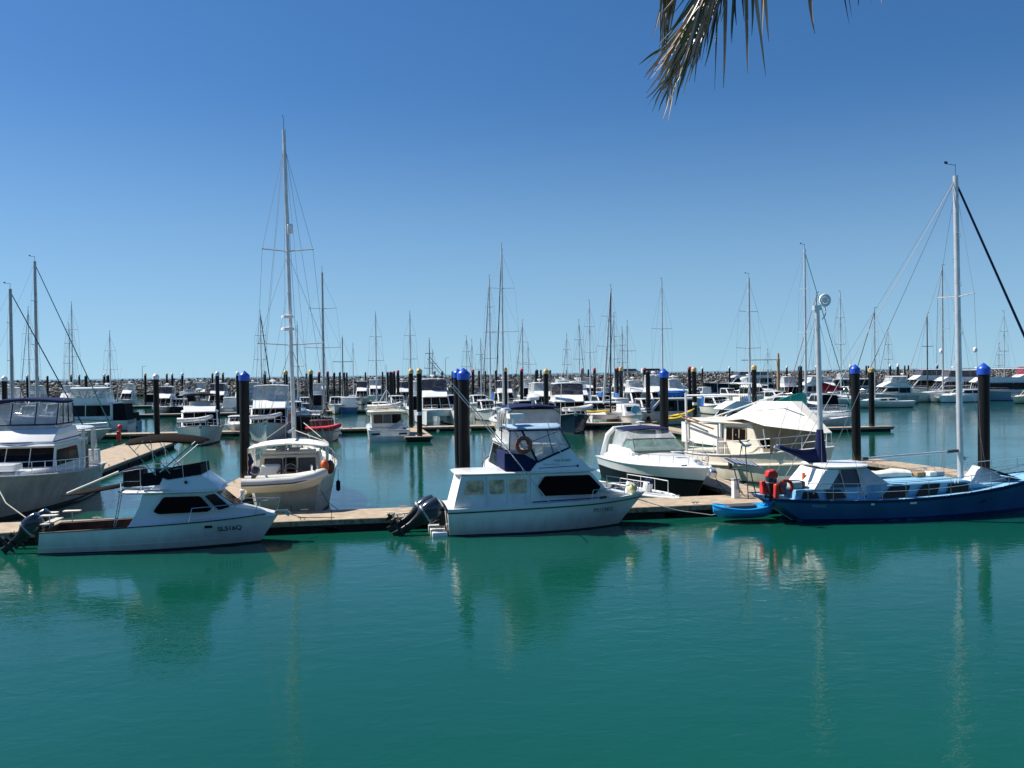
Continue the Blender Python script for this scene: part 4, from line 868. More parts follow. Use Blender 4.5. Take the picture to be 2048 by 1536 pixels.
MB().box((0.95, 0, .50), (.35, .5, .05)).build('bow_pad', 'brightblue', KY, bev=.02)
solo(MB().line((-.5, 0, 0), (.35, 0, 0), .018).box((.55, 0, 0), (.4, .17, .02)), 'paddle', 'lightgrey', 'pale paddle sticking out between the blue dinghy and the blue yacht', 'paddle', (kp.x + 1.35, kp.y + .15, .45), A0, rot=None).rotation_euler = (0, rad(32), rad(A0))
# ---- tall sailing boat seen from its stern
hd4 = 99.5
B4 = thing('centre_cockpit_yacht', 'white sailing boat seen from astern with tall mast, white arched bimini and orange bags', 'sailing yacht', (-9.85, 40.6, 0), hd4)
H4 = Hull(13.2, 4.1, 1.62, 2.05, 1.2, .55, t0=.42, p=2.1, pw=1.7, wf=.84, sn=.32, sag=.1, dep=.5, flare=1.0)
base_boat(B4, H4, 'oldwhite', 'antifoul', None, 'offwhite', .08)
H4.band(MB(), .55, .565, a=.02, b=.95, off=.008).build('hull_stripe', 'darkgrey', B4)
H4.band(MB(), 1.0, 1.14, off=-.02).build('bulwark', 'offwhite', B4)
tf = MB()
for y in (-.18, .35): tf.line((.12, y, 1.5), (.5, y, .1), .018)
for z in (1.35, 1.0, .65, .3): tf.line((.15 + (1.5 - z) * .27, -.18, z), (.15 + (1.5 - z) * .27, .35, z), .014)
tf.build('stern_ladder', 'steel', B4)
MB().box((.23, .95, 1.15), (.03, .7, .6), ry=-20).build('transom_hatch', 'offwhite', B4, bev=.01)
fx = MB()
for y, z in ((-.5, 1.1), (-.8, .95), (-.62, .75), (-1.1, .8), (-.75, .5), (.6, .45)): fx.lathe((.17 + (1.5 - z) * .27, y, z), [(.05, -.03), (.05, .02)], 8, 'x')
fx.build('transom_fitting', 'black', B4)
w4 = lambda x, z: 1.42 - .12 * (z - 1.6)
MB().cab([(2.3, 1.6), (2.3, 2.62), (5.6, 2.65), (6.6, 2.1), (9.2, 1.95), (9.6, 1.8)], w4).build('deckhouse', 'cream', B4, bev=.06)
bk = MB()
for y0, y1, z0, z1, m_ in ((.35, 1.05, 1.78, 2.42, 'darkgrey'), (-.28, .22, 1.85, 2.45, 'glass'), (-1.15, -.45, 1.78, 2.42, 'darkgrey')):
    pl = rnd([(y0, z0), (y1, z0), (y1, z1), (y0, z1)], .05)
    MB().loops([(2.28, y, z) for y, z in pl], [(2.34, y, z) for y, z in pl]).build('window', m_, B4)
    p2 = rnd([(y0 - .05, z0 - .05), (y1 + .05, z0 - .05), (y1 + .05, z1 + .05), (y0 - .05, z1 + .05)], .05); MB().loops([(2.29, y, z) for y, z in p2], [(2.33, y, z) for y, z in p2]).build('window_frame', 'black', B4)
MB().pad(1.2, 4.1, 1.78, 3.02, .10, .22, 4).build('bimini_top', 'whitecanvas', B4)
for sd in (-1, 1):
    MB().cab([(1.3, 2.1), (1.35, 2.95), (4.0, 2.95), (4.0, 2.1)], lambda x, z: .02).build('side_curtain', 'vinyl', B4, loc=(0, sd * 1.68, 0))
    fm = MB()
    for x in (1.4, 2.6, 3.9): fm.line((x, sd * 1.7, 1.65), (x, sd * 1.7, 2.98), .022)
    fm.build('bimini_frame', 'steel', B4)
fm = MB(); fm.box((2.5, 0, 2.78), (.5, 2.4, .08)).build('deckhouse_lip', 'offwhite', B4, bev=.02)
for y in (.05, .62): MB().box((1.9, y - .3, 2.86), (1.0, .5, .03), ry=-8).build('solar_panel', 'lightgrey', B4)
MB().cab([(1.2, 1.75), (1.25, 2.25), (1.55, 2.3), (1.8, 1.75)], lambda x, z: .42).build('seat_cover', 'offwhite', B4, loc=(0, .75, 0), bev=.08)
MB().tube([(1.1, -.75, 1.95), (1.1, -.2, 2.12), (1.1, .25, 2.12), (1.1, .45, 1.9)], .04, 6).box((1.1, -.1, 1.75), (.3, .5, .4)).build('helm_seat', 'brown', B4)
MB().torus((1.5, -.1, 2.0), .27, .02, 'x').build('steering_wheel', 'steel', B4)
dv = MB()
for y in (-1.1, 1.1): dv.tube([(.6, y, 1.7), (.2, y, 2.3), (-.7, y, 2.35)], .04, 6).line((-.65, y, 2.33), (-.65, y, 1.95), .01)
dv.build('davit', 'steel', B4)
MB().box((1.35, 1.62, 2.2), (.14, .12, .8)).build('dan_buoy', 'orange', B4, bev=.04)
rl = MB(); H4.rail(rl, .01, .97, .68, .016, 10, mid=True); rl.build('lifelines', 'steel', B4)
m4 = rigging(B4, H4, 6.3, 2.2, 18.4, (-.2, .28), .11, 'alu', 0, (4.0, 3.6), None, None, 46, 'mast', 13.2, 0)
sp4 = MB(); wr4 = MB()
tt = {}
for z, ln in ((12.4, 1.22), (7.75, 1.58)):
    f = (z - 2.2) / 16.2; c = Vector((6.3 - .2 * f, .28 * f, z))
    for sd in (-1, 1): e = c + Vector((-.15, sd * ln, .1)); MB().line(c, e, .028, 5).ball(e, .045, 6).build('spreader', 'mastgrey', m4); tt[(z, sd)] = e
for sd in (-1, 1):
    k = H4.P(.46, 1, sd); tp4 = Vector((6.1, .27, 17.6))
    for a_, b_ in ((k, tt[(7.75, sd)]), (tt[(7.75, sd)], tt[(12.4, sd)]), (tt[(12.4, sd)], tp4), (tt[(7.75, sd)], Vector((6.16, .18, 12.3))), (k + Vector((.5, 0, 0)), Vector((6.2, .1, 7.7))), (k - Vector((.6, 0, 0)), Vector((6.2, .1, 7.7)))): wr4.line(a_, b_, .008, 4)
    wr4.line((.4, sd * 1.3, 2.0), (6.1, .27, 17.8), .007, 4); wr4.line((2.0, sd * 1.6, 1.9), (6.2, .2, 10.5), .006, 4)
wr4.line((9, 0, 2.2), (6.15, .2, 12.4), .006, 4)
wr4.build('rigging', 'wire', m4)
for x0, z0, s_ in ((6.0, 9.05, .3), (6.05, 8.45, .34)): MB().lathe((x0 - .2, .22, z0), [(.02, 0), (s_, .03), (s_ * .95, .14), (.05, .2)], 14).build('radar', 'white', m4)
MB().box((6.1, .05, 13.5), (.16, .28, .5)).build('radar_reflector', 'white', m4, bev=.05)
for sd in (-1, 1): MB().line((5.3, 0, 3.0 if sd > 0 else 3.6), (2.8, sd * 1.75, 3.1), .02).line((7.6, sd * .4, 3.8), (5, sd * 1.7, 2.9), .02).build('boom_tackle', 'rope', B4)
for y, z, k in ((-1.62, 2.15, 0), (-1.85, 2.1, 1)): MB().ball((1.0 + .3 * k, y, z), .21, 10, 1.5).build('gear_bag', 'orange' if k == 0 else 'brown', B4)
fg = MB(); fg.loft([[(.3 + .02 * math.sin(i), 1.5 - .07 * (i % 3), 2.9 - .2 * i), (.34, 1.5 + .12 - .04 * (i % 2), 2.85 - .2 * i)] for i in range(6)], cap=False, closed=False); fg.build('ensign', 'navy', B4); MB().line((.35, 1.62, 1.9), (.3, 1.62, 3.1), .015).build('flag_staff', 'teak', B4)
fender(B4, (1.6, 2.02, .95)); fender(B4, (4.3, -2.15, .9), mt='navy')
rb = thing('inflatable_dinghy', 'grey and white inflatable dinghy hung across the stern of the tall sailing boat', 'dinghy', wp(0, B4, -.75, 0, 1.62), hd4 - 90)
tb_ = [(-1.7, -.62, .12), (-.9, -.62, .12), (.4, -.62, .17), (1.2, -.45, .30), (1.62, 0, .42), (1.2, .45, .30), (.4, .62, .17), (-.9, .62, .12), (-1.7, .62, .12)]
MB().tube(tb_, .21, 12).build('inflatable_tube', 'offwhite', rb); MB().tube([(x, y * 1.34 if abs(y) > .1 else y, z - .05) for x, y, z in tb_[:4]], .03, 6).build('rubbing_strake', 'darkgrey', rb)
MB().loft([[(x, -h_, .08 + k_), (x, -h_ * .5, -.2 + k_), (x, 0, -.34 + k_), (x, h_ * .5, -.2 + k_), (x, h_, .08 + k_)] for x, h_, k_ in ((-1.55, .5, 0), (-.5, .55, 0), (.5, .5, .04), (1.2, .25, .2), (1.5, .05, .34))]).build('hull', 'cream', rb)
ob_ = outboard(rb, (-1.2, -.1, .55), 20, .5)
# ---- left flybridge trawler
hd5 = -79.5
B5 = thing('flybridge_trawler', 'large white flybridge trawler with navy topped clear canopy, cropped by the left edge', 'motor boat', (-25.0, 52.4, 0), hd5)
H5 = Hull(13.9, 4.5, 1.45, 2.15, 1.5, .1, t0=.38, p=2.2, pw=1.7, wf=.86, sn=.06, flare=1.7, dep=.5)
base_boat(B5, H5, 'oldwhite', 'antifoul', 'lightgrey', 'white', .16, rubr=.045)
w5 = lambda x, z: min(1.72, H5.hb(min(1, x / 13.9)) - .3) - .05 * (z - 1.5)
MB().cab([(3.2, 1.45), (3.2, 2.95), (7.7, 2.95), (8.2, 2.0), (10.8, 2.05), (11.2, 1.9)], w5).build('cabin', 'white', B5, bev=.03)
for sd in (-1, 1):
    for q in ([(3.9, 2.05), (5.75, 2.05), (5.75, 2.8), (4.15, 2.8)], [(5.83, 2.05), (7.95, 2.05), (7.6, 2.8), (5.83, 2.8)]): MB().pane(rnd(q, .05), w5, sd, .02).build('window', 'glass', B5)
MB().xpane((8.2, 2.0), (7.7, 2.95), w5, 3, .05, .06, .02, .05).build('windscreen', 'glass', B5)
MB().cab([(2.9, 2.98), (2.9, 3.12), (4.0, 3.12), (8.15, 3.12), (8.25, 3.02), (8.0, 2.97)], lambda x, z: 1.9 - .15 * max(0, x - 7)).build('brow', 'white', B5, bev=.03)
wf5 = lambda x, z: 1.85 - .16 * (z - 3.1) - .12 * max(0, x - 6.5)
MB().cab([(4.2, 3.12), (4.5, 3.85), (7.2, 3.8), (8.1, 3.25), (8.15, 3.12)], wf5).build('flybridge', 'white', B5, bev=.04)
MB().tube([(4.2, wf5(4.2, 3.25) + .01, 3.3), (8.0, wf5(8, 3.25) + .01, 3.22), (8.17, 0, 3.2), (8.0, -wf5(8, 3.25) - .01, 3.22), (4.2, -wf5(4.2, 3.25) - .01, 3.3)], .03, 6).build('fly_stripe', 'bluedark', B5)
we5 = lambda x, z: 1.62 - .05 * (z - 3.8) - .1 * max(0, x - 6.2)
MB().cab([(4.4, 4.0), (4.4, 5.0), (6.7, 5.0), (7.15, 4.0)], we5).build('clear_curtain', 'vinyl', B5)
MB().cab([(4.5, 3.84), (4.5, 4.0), (7.1, 4.0), (7.15, 3.8)], lambda x, z: we5(x, z) - .05).build('coaming_screen', 'vinylcloudy', B5)
tr = MB()
for sd in (-1, 1):
    Y = lambda x, z: sd * (we5(x, z) + .015)
    for x0, x1 in ((4.4, 4.4), (5.4, 5.25), (6.3, 6.1), (7.15, 6.7)): tr.line((x0, Y(x0, 4.0), 4.0), (x1, Y(x1, 5), 5.0), .028)
    tr.line((4.4, Y(4.4, 4), 4.0), (7.15, Y(7.15, 4), 4.0), .035)
for yy in (-.55, .55): tr.line((7.17, yy, 4.0), (6.72, yy, 5.0), .028)
tr.line((7.17, -1.5, 4.0), (7.17, 1.5, 4.0), .035); tr.build('curtain_trim', 'navy', B5)
MB().pad(4.2, 7.0, 1.72, 5.16, .16, .14, 5).build('canopy_top', 'navy', B5)
MB().box((6.4, .5, 3.95), (.5, .6, .5)).box((6.4, -.6, 3.95), (.5, .6, .5)).box((5.0, 0, 4.0), (.5, 2.2, .6)).build('helm_seat', 'offwhite', B5, bev=.06)
# aft deckhouse with timber door
MB().cab([(.35, 1.45), (.5, 2.3), (.9, 2.3), (.9, 1.45)], lambda x, z: 1.95).build('aft_coaming', 'white', B5, bev=.03)
MB().pad(.8, 4.3, 1.9, 3.62, .12, .06, 6).build('aft_hardtop', 'white', B5)
for sd in (-1, 1):
    y = sd * 1.72
    MB().box((1.2, y, 2.65), (.16, .12, 1.9)).build('hardtop_post', 'white', B5, bev=.02); MB().box((3.05, y, 2.6), (.35, .1, 2.1)).build('cabin_side_frame', 'white', B5)
    MB().box((2.5, y, 2.35), (.65, .06, 1.8)).build('timber_door', 'wood', B5); MB().box((2.5, y, 2.95), (.4, .08, .5)).build('door_window', 'vinylcloudy', B5)
    MB().loops(*[[(x, y + sd * o_, z) for x, z in ((1.05, 3.5), (.75, 2.35), (.2, 2.4), (.55, 3.5))] for o_ in (0, .02)]).build('stern_curtain', 'vinyl', B5)
rl = MB(); H5.rail(rl, .12, .97, .62, .018, 12, mid=True, ins=.1); rl.build('side_rail', 'steel', B5)
MB().line((6.2, 1.6, 3.8), (6.0, 1.65, 7.4), .018, 5, .008).build('antenna', 'white', B5)
text(B5, 'QG 527', .22, (1.1, H5.P(.08, .75, 1).y + .05, 1.2), 'lettering', 'registration_lettering', side=1); MB().line((1.7, 2.25, 1.5), (1.7, 2.25, 1.2), .02).build('mooring_cleat', 'steel', B5)
MB().box((10.4, 0, 2.25), (1.2, 1.6, .3)).build('deck_locker', 'white', B5, bev=.06)
# ---- black hulled sport cruiser
hd6 = -79.5
B6 = thing('sport_cruiser', 'sleek white sport cruiser with black hull sides and navy canopy, bow toward the near dock', 'motor boat', (6.75, 56.0, 0), hd6)
H6 = Hull(12.9, 3.9, 1.25, 1.72, 1.9, .1, t0=.36, p=2.1, pw=1.7, wf=.84, sn=.05, flare=1.35, dep=.5)
base_boat(B6, H6, 'white', 'antifoul', 'lightgrey', 'white', .03, deckdz=.02)
H6.band(MB(), .0, .62, a=0, b=1, off=.012, n=22).build('black_hull_side', 'blackhull', B6)
dk = MB(); rings = []
for t in [.1 + .86 * i / 14 for i in range(15)]:
    hb_ = H6.hb(t) - .12; z0 = H6.sh(t) + .0; e = .55 * max(0, 1 - max(0, (t - .3) / .66) ** 1.5) + .04
    rings.append([(t * 12.9, hb_ * math.cos(a_), z0 + e * math.sin(a_) ** .8) for a_ in [math.pi * k / 10 for k in range(11)]])
dk.loft(rings).build('foredeck', 'white', B6)
w6 = lambda x, z: 1.45 - .35 * (z - 1.8)
MB().cab([(1.2, 1.7), (1.3, 2.05), (5.2, 2.05), (5.8, 1.85), (5.8, 1.6), (1.2, 1.6)], lambda x, z: 1.5).build('cockpit_coaming', 'white', B6, bev=.05)
MB().cab([(3.6, 2.02), (4.2, 2.55), (5.0, 2.55), (6.1, 1.98)], w6).build('windshield', 'vinylgreen', B6)
MB().cab([(1.9, 2.02), (2.1, 2.95), (4.1, 2.95), (5.0, 2.56), (4.2, 2.56), (3.6, 2.04)], lambda x, z: 1.46 - .2 * (z - 1.8)).build('clear_curtain', 'vinyl', B6)
MB().pad(1.8, 4.4, 1.35, 3.06, .09, .12, 4, droop=.08).build('canopy_top', 'navy', B6)
wsf = MB()
for sd in (-1, 1): wsf.line((6.1, sd * 1.4, 1.98), (5.0, sd * 1.2, 2.56), .03).line((5.0, sd * 1.2, 2.56), (4.0, sd * 1.25, 2.6), .025).line((4.2, sd * 1.2, 2.56), (3.9, sd * 1.2, 2.98), .02)
wsf.line((5.0, -1.2, 2.56), (5.0, 1.2, 2.56), .03).line((5.55, 0, 2.27), (5.0, 0, 2.56), .02).line((6.1, -1.4, 1.98), (6.1, 1.4, 1.98), .03); wsf.build('windshield_frame', 'darkgrey', B6)
MB().tube([(.9, -1.7, 1.4), (1.5, -1.55, 2.6), (1.85, -1.3, 2.95), (1.9, 0, 3.02), (1.85, 1.3, 2.95), (1.5, 1.55, 2.6), (.9, 1.7, 1.4)], .14, 8).build('radar_arch', 'white', B6)
MB().line((1.9, .3, 3.0), (1.9, .3, 3.25), .03).lathe((1.9, .3, 3.25), [(.02, 0), (.26, .02), (.26, .08), (.02, .12)], 12).build('antenna_dome', 'white', B6)
MB().line((1.9, -.8, 3.0), (1.7, -.8, 4.6), .012).build('antenna', 'white', B6)
MB().box((4.0, .55, 2.1), (.5, .6, .5)).box((4.0, -.55, 2.1), (.5, .6, .5)).box((5.2, 0, 2.02), (.4, 2.2, .2)).build('seat', 'creamcloth', B6, bev=.05)
rl = MB(); H6.rail(rl, .48, .97, .55, .016, 6, ins=.15, lean=.1); rl.build('bow_rail', 'steel', B6)
MB().box((8.6, 0, 2.12), (.5, .5, .05)).build('deck_hatch', 'lightgrey', B6, bev=.01); MB().box((11.6, 0, 1.86), (.5, .16, .1)).box((11.3, 0, 1.9), (.2, .25, .12)).build('windlass', 'steel', B6)
MB().box((12.9, 0, 1.7), (.9, .22, .1)).box((13.2, 0, 1.5), (.3, .3, .3), ry=35).build('anchor', 'steel', B6)
MB().line((11.8, -.7, 1.75), (11.5, -.85, 1.72), .04).line((9.8, 1.0, 1.75), (9.5, 1.0, 1.75), .03).build('deck_cleat', 'darkgrey', B6)
MB().box((-.3, 0, .3), (.9, 3.2, .12)).build('swim_platform', 'white', B6, bev=.03); MB().box((.9, -.9, 1.75), (.5, .4, .25)).build('stern_cushion', 'navy', B6)
# aluminium work punt between the two near boats
pn = thing('work_punt', 'narrow pale tender with white rails lying in front of the black hulled cruiser', 'dinghy', (3.85, 48.3, 0), -60)
Hp = Hull(7.2, 1.35, .55, .5, .5, 0, t0=.6, p=3, pw=2.5, wf=.85, sn=.02, dep=.2)
Hp.surf(MB()).build('hull', 'lightgrey', pn); Hp.rub(MB(), .045).build('gunwale', 'white', pn); Hp.deck(MB(), .45, 1, -.04).build('foredeck', 'lightgrey', pn); Hp.well(MB(), .03, .45, .35, .12).build('well', 'grey', pn)
rl = MB(); Hp.rail(rl, .35, .8, .6, .022, 3, bow=False, ins=.05); rl.build('hand_rail', 'white', pn)
MB().box((4.8, .1, .78), (.4, .35, .5), ry=15).build('engine_cover', 'white', pn, bev=.08); MB().box((4.9, .1, 1.06), (.36, .3, .2), ry=20).build('cover_hood', 'navy', pn, bev=.05)
# ---- cream trawler
hd7 = -65.0
B7 = thing('cream_trawler', 'cream timber trawler with canvas curtains, peaked bow awning and white rails', 'motor boat', (11.5, 58.6, 0), hd7)
H7 = Hull(11.7, 4.4, 1.35, 2.25, .8, .5, t0=.42, p=1.9, pw=1.7, wf=.97, sn=.35, flare=1.1, dep=.5, sag=.1)
H7.surf(MB()).build('hull', 'hull_cream', B7); H7.band(MB(), -.02, .1, absz=True, off=.01).build('waterline_stripe', 'antifoul', B7)
H7.rub(MB(), .07, .62).build('rub_strake', 'cream', B7); H7.rub(MB(), .04).build('cap_rail', 'offwhite', B7); H7.deck(MB()).build('deck', 'cream', B7)
w7 = lambda x, z: min(1.65, H7.hb(min(1, x / 12.4)) - .35) - .03 * (z - 1.4)
MB().cab([(4.7, 1.4), (4.7, 3.25), (7.2, 3.25), (7.5, 2.5), (8.0, 1.9), (8.0, 1.5)], w7).build('wheelhouse', 'cream', B7, bev=.05)
for sd in (-1, 1):
    for a_, b_ in ((5.05, 5.55), (5.65, 6.1), (6.2, 6.7)):
        MB().pane(rnd([(a_, 2.3), (b_, 2.3), (b_, 2.95), (a_, 2.95)], .04), w7, sd, .02).build('window', 'glass', B7)
    MB().pane(rnd([(5.0, 2.22), (6.78, 2.22), (6.78, 3.03), (5.0, 3.03)], .05), w7, sd, .01).build('window_surround', 'teak', B7)
    MB().box((4.62, sd * 1.72, 2.35), (.16, .14, 1.9)).build('door_pillar', 'white', B7, bev=.04)
    MB().pane([(.9, 1.95), (4.4, 1.9), (4.4, 3.1), (.9, 3.15)], lambda x, z: 1.75, sd, .02).build('canvas_curtain', 'creamcloth', B7)
MB().xpane((8.0, 1.9), (7.5, 2.5), w7, 3, .05, .1, .02).build('windscreen', 'glass', B7)
MB().pad(.8, 7.4, 1.85, 3.34, .12, .05, 6).build('roof', 'cream', B7)
# peaked awning
rd = [(5.6, 3.9), (8.2, 4.55), (11.9, 3.35)]
aw = MB(); V = [(4.9, -1.8, 3.42), (4.9, 1.8, 3.42), (6.6, -.5, 4.45), (6.6, .5, 4.45), (9.0, -.35, 4.5), (9.0, .35, 4.5), (8.8, -2.0, 3.25), (8.8, 2.0, 3.25), (11.3, -.25, 2.95), (11.3, .25, 2.95), (6.9, -1.95, 3.55), (6.9, 1.95, 3.55)]
aw.add(V, [(0, 1, 3, 2), (0, 2, 10), (1, 11, 3), (2, 3, 5, 4), (2, 4, 6, 10), (3, 11, 7, 5), (4, 5, 9, 8), (4, 8, 6), (5, 7, 9)])
ob = aw.build('bow_awning', 'creamcloth', B7, ang=0); md = ob.modifiers.new('s', 'SOLIDIFY'); md.thickness = .03
for y in (-1.95, 1.95): MB().line((8.6, y * .9, 2.0), (8.6, y, 3.05), .035).build('awning_post', 'white', B7)
sc_ = MB().loft([[(8.7, -1.6, 3.2), (8.7, -1.6, 1.7)], [(8.7, 1.6, 3.2), (8.7, 1.6, 1.7)]], cap=False, closed=False).build('inner_screen', 'tancloth', B7)
rl = MB(); H7.rail(rl, .1, .97, .75, .03, 9, mid=True, ins=.05); rl.build('deck_rail', 'white', B7)
MB().tube([(1.6, -1.9, 1.4), (1.55, -1.9, 4.9)], .07, 8).build('aft_post', 'white', B7); MB().line((1.55, -1.9, 4.75), (6.2, -1.0, 4.85), .05).build('top_bar', 'white', B7)
MB().line((1.4, -2.2, 3.45), (4.6, -2.2, 2.9), .05).line((1.2, -2.1, 3.6), (3.2, -2.2, 3.3), .04).build('boat_hook', 'wood', B7)
MB().box((7.0, .2, 3.48), (1.6, 1.2, .2)).build('roof_locker', 'brown', B7, bev=.03)
fender(B7, (6.2, -2.28, 1.05), mt='brown', r=.13, h=.55); MB().box((4.9, -1.95, 1.9), (.06, .5, .9)).build('boarding_gate', 'white', B7)
MB().box((10.8, .2, 2.5), (.6, .4, .12)).build('outboard_bracket', 'teak', B7)
MB().line((3.3, -1.6, 3.4), (9.3, -1.2, 5.0), .035).build('derrick_pole', 'white', B7)
dg = thing('deck_dinghy', 'grey canvas covered dinghy behind the cream trawler roof', 'dinghy', (15.6, 63.5, 1.9), 20)
Hd = Hull(4.2, 1.6, .9, 1.2, .5, .1, t0=.5, dep=.1); Hd.surf(MB()).build('hull', 'grey2', dg); MB().pad(.1, 4.0, .75, 1.15, .2, .25, 3).build('cover', 'grey2', dg)
# ---- flybridge cruiser behind the centre boat
r8, H8 = cruiser('flybridge cruiser with navy topped cloudy canopy directly behind the central cruiser', (1.35, 43.4, 0), 100, 11.5, 3.9, rz=2.75, encl='vinylcloudy', topc='navy', cab=(.12, .6), fs=1.1, eh=1.05, well=.15, fly0=.02, flyh=.6, name='flybridge_cruiser')
# ---- ropes
def dockline(label, a, b, sag=.25): rope(label, [a, (a[0] * .5 + b[0] * .5, a[1] * .5 + b[1] * .5, (a[2] + b[2]) / 2 - sag), b], .014, 'darkrope')
def rope(label, pts, r=.018, mt='rope'): solo(MB().tube(pts, r, 5), 'mooring_rope', mt, label, 'rope', group='mooring ropes')
rope('pale mooring rope sagging from the central cruiser bow along the dock face', [(5.0, 38.1, 1.05), (5.9, 38.7, .7), (6.9, 39.2, .38), (8.3, 39.35, .15), (9.8, 39.6, .32), (11.0, 39.9, .75), (11.6, 39.7, 1.0)])
rope('thin dark rope from the sport boat bow to the dock', [(-8.8, 35.4, 1.1), (-8.2, 36.4, .7), (-7.2, 37.6, .52)], .014, 'darkrope')
rope('dark rope from the black hulled cruiser bow to the pedestal', [(9.1, 43.2, 1.7), (9.5, 42.9, .9), (9.9, 42.6, .55), (10.3, 42.4, .52)], .02, 'darkrope')
rope('rope from the stern of the central cruiser to the dock cleat', [(-2.9, 37.8, 1.0), (-4.2, 38.0, .7), (-5.2, 38.2, .56)], .012)
rope('white mooring line from the left trawler bow down to the dock', [(-21.4, 38.6, 2.1), (-20.2, 37.3, 1.3), (-18.6, 36.5, .52)], .025)
cl = MB(); cl.tube([(math.cos(i * .5) * (.1 + .004 * i), math.sin(i * .5) * (.1 + .004 * i), .02 + .0006 * i) for i in range(60)], .014, 5)
solo(cl, 'coiled_rope', 'rope', 'small coil of rope on the dock left of the outboards of the central cruiser', 'rope', (-4.9, 38.2, .51))

dockline('dark mooring line from the tall sailing boat stern to the near walkway', (-8.6, 40.9, 1.6), (-7.4, 39.5, .55)); dockline('dark mooring line from the tall sailing boat port quarter to the walkway', (-11.4, 40.6, 1.6), (-12.2, 38.9, .55))
dockline('dark mooring line from the blue yacht midships to the walkway', (15.2, 41.5, .95), (16.8, 42.0, .55), .1); dockline('mooring line from the cream trawler bow to the near walkway', (15.9, 48.3, 2.0), (14.0, 43.6, .55), .2)
# ================================================================== BOATS FURTHER BACK
def dirv(h): return Vector((math.cos(rad(h)), math.sin(rad(h)), 0))
def bowat(px, d, L, hd): return at(px, d) - dirv(hd) * L
NB, SB = -79.5, 100.5                                               # bow toward / away from the walkway near the viewer
# ---- row two
cruiser('white flybridge cruiser with clear enclosure and black cockpit cover, broadside behind the green furled sail', at(262, 112), A0 + 176, 13.5, 4.3, encl='vinyl', rz=3.2, fs=1.3, fb=2.0, cab=(.12, .66), stern_canvas='blackcanvas', topc='white', name='motor_yacht', bow_gear=True)
cruiser('small dark hulled dinghy cruiser beside the stern of the broadside flybridge cruiser', at(278, 119), A0 + 175, 6.5, 2.4, hull='palebluecanvas', fly=False, cab=(.35, .7), rz=1.9, fs=.8, fb=1.1, ant=1, radar=False, rail=False, stern_canvas='blackcanvas')
cruiser('white cruiser with black canopy hoops on its flybridge and covered dinghy on the bow', bowat(399, 83.5, 11.5, NB + 8), NB + 8, 11.5, 4.4, encl='frame', topc='blackcanvas', rz=2.9, fs=1.25, fb=1.9, cab=(.1, .66), bow_gear=True, flyh=.55, eh=.95)
cruiser('white cruiser with cloudy white flybridge curtains behind the blue capped pile', bowat(530, 84.5, 12.5, NB), NB, 12.5, 4.7, encl='vinylcloudy', rz=3.1, fs=1.3, fb=2.1, cab=(.1, .66), bow_gear=True, flyh=.75, eh=1.3, mid=True)
cruiser('small grey runabout with low windscreen between two large white cruisers', bowat(467, 99, 7.5, NB), NB, 7.5, 2.8, hull='lightgrey', fly=False, cab=(.2, .5), rz=1.8, fs=.9, fb=1.2, ant=0, radar=False)
cruiser('white cuddy boat with black canopy behind the red dinghy sailing boat', bowat(688, 97, 8, 70) - Vector((0, 0, 0)), 85, 7.6, 3.0, fly=False, cab=(.3, .62), rz=2.3, fs=1.0, fb=1.4, ant=0, radar=False, arch=True, stern_canvas='blackcanvas')
cruiser('white power catamaran with purple tinted flybridge windows, bow toward the viewer', bowat(880, 113, 11.5, NB), NB, 11.5, 4.7, cat=True, encl='vinyldark', rz=3.3, fs=1.5, fb=1.9, cab=(.1, .6), rail=True, flyh=.8, eh=1.35, name='power_catamaran')
cruiser('navy hulled cruiser with dark flybridge curtains behind the yellow capped pile', bowat(1150, 93.5, 13, NB - 8), NB - 8, 13, 4.5, hull='navyhull', encl='vinyldark', topc='white', rz=3.1, fs=1.3, fb=2.15, cab=(.08, .68), flyh=.7, eh=1.1, bow_gear=True)
# working launch seen from astern
B9 = thing('work_launch', 'boxy pale launch seen from astern with open wheelhouse and short mast', 'motor boat', W(779, 884) - Vector((0, 0, 0)), SB)
H9 = Hull(11, 3.9, 1.1, 1.6, 1, 0, t0=.5, sn=.02, wf=.94, dep=.4); base_boat(B9, H9, 'white', 'antifoul', 'lightgrey', 'white', .08, well=.3)
w9 = lambda x, z: 1.5
MB().cab([(3.4, .9), (3.4, 2.6), (6.5, 2.6), (7.2, 1.7), (7.2, 1.2)], w9).build('wheelhouse', 'offwhite', B9)
MB().pad(2.3, 6.8, 1.85, 2.75, .12, .05, 6).build('roof', 'cream', B9)
for y0, y1, m_ in ((-1.3, -.45, 'glass'), (-.4, .4, 'darkgrey'), (.45, 1.3, 'browntint')): MB().box((3.38, (y0 + y1) / 2, 2.0), (.06, y1 - y0, .85)).build('window', m_, B9)
MB().loops([(3.3, -.1, 1.1), (3.3, -1.4, 1.1), (3.3, -1.4, 1.95)], [(2.4, -.1, .6), (2.4, -1.4, .6), (2.4, -1.4, 1.5)]).build('engine_box', 'lightgrey', B9)
for y in (-1.25, 1.25): MB().box((-.03, y, .75), (.04, .75, .18)).build('transom_vent', 'black', B9)
MB().line((4.2, 0, 2.7), (4.2, 0, 7.2), .06, 6, .03).line((3.4, -1.2, 2.8), (4.2, 0, 4.8), .05).line((3.4, 1.2, 2.8), (4.2, 0, 4.8), .05).build('signal_mast', 'mastwhite', B9)
MB().lathe((3.0, -1.3, 1.35), [(.1, -.35), (.22, -.3), (.22, .3), (.1, .35)], 10).build('fender', 'white', B9)
MB().tube([(.2, 1.6, 1.0), (.2, 1.6, 1.7), (1.8, 1.7, 1.7), (1.8, 1.7, 1.0)], .03).tube([(.2, -1.6, 1.0), (.2, -1.6, 1.5), (2.4, -1.7, 1.5)], .03).build('rail', 'steel', B9)
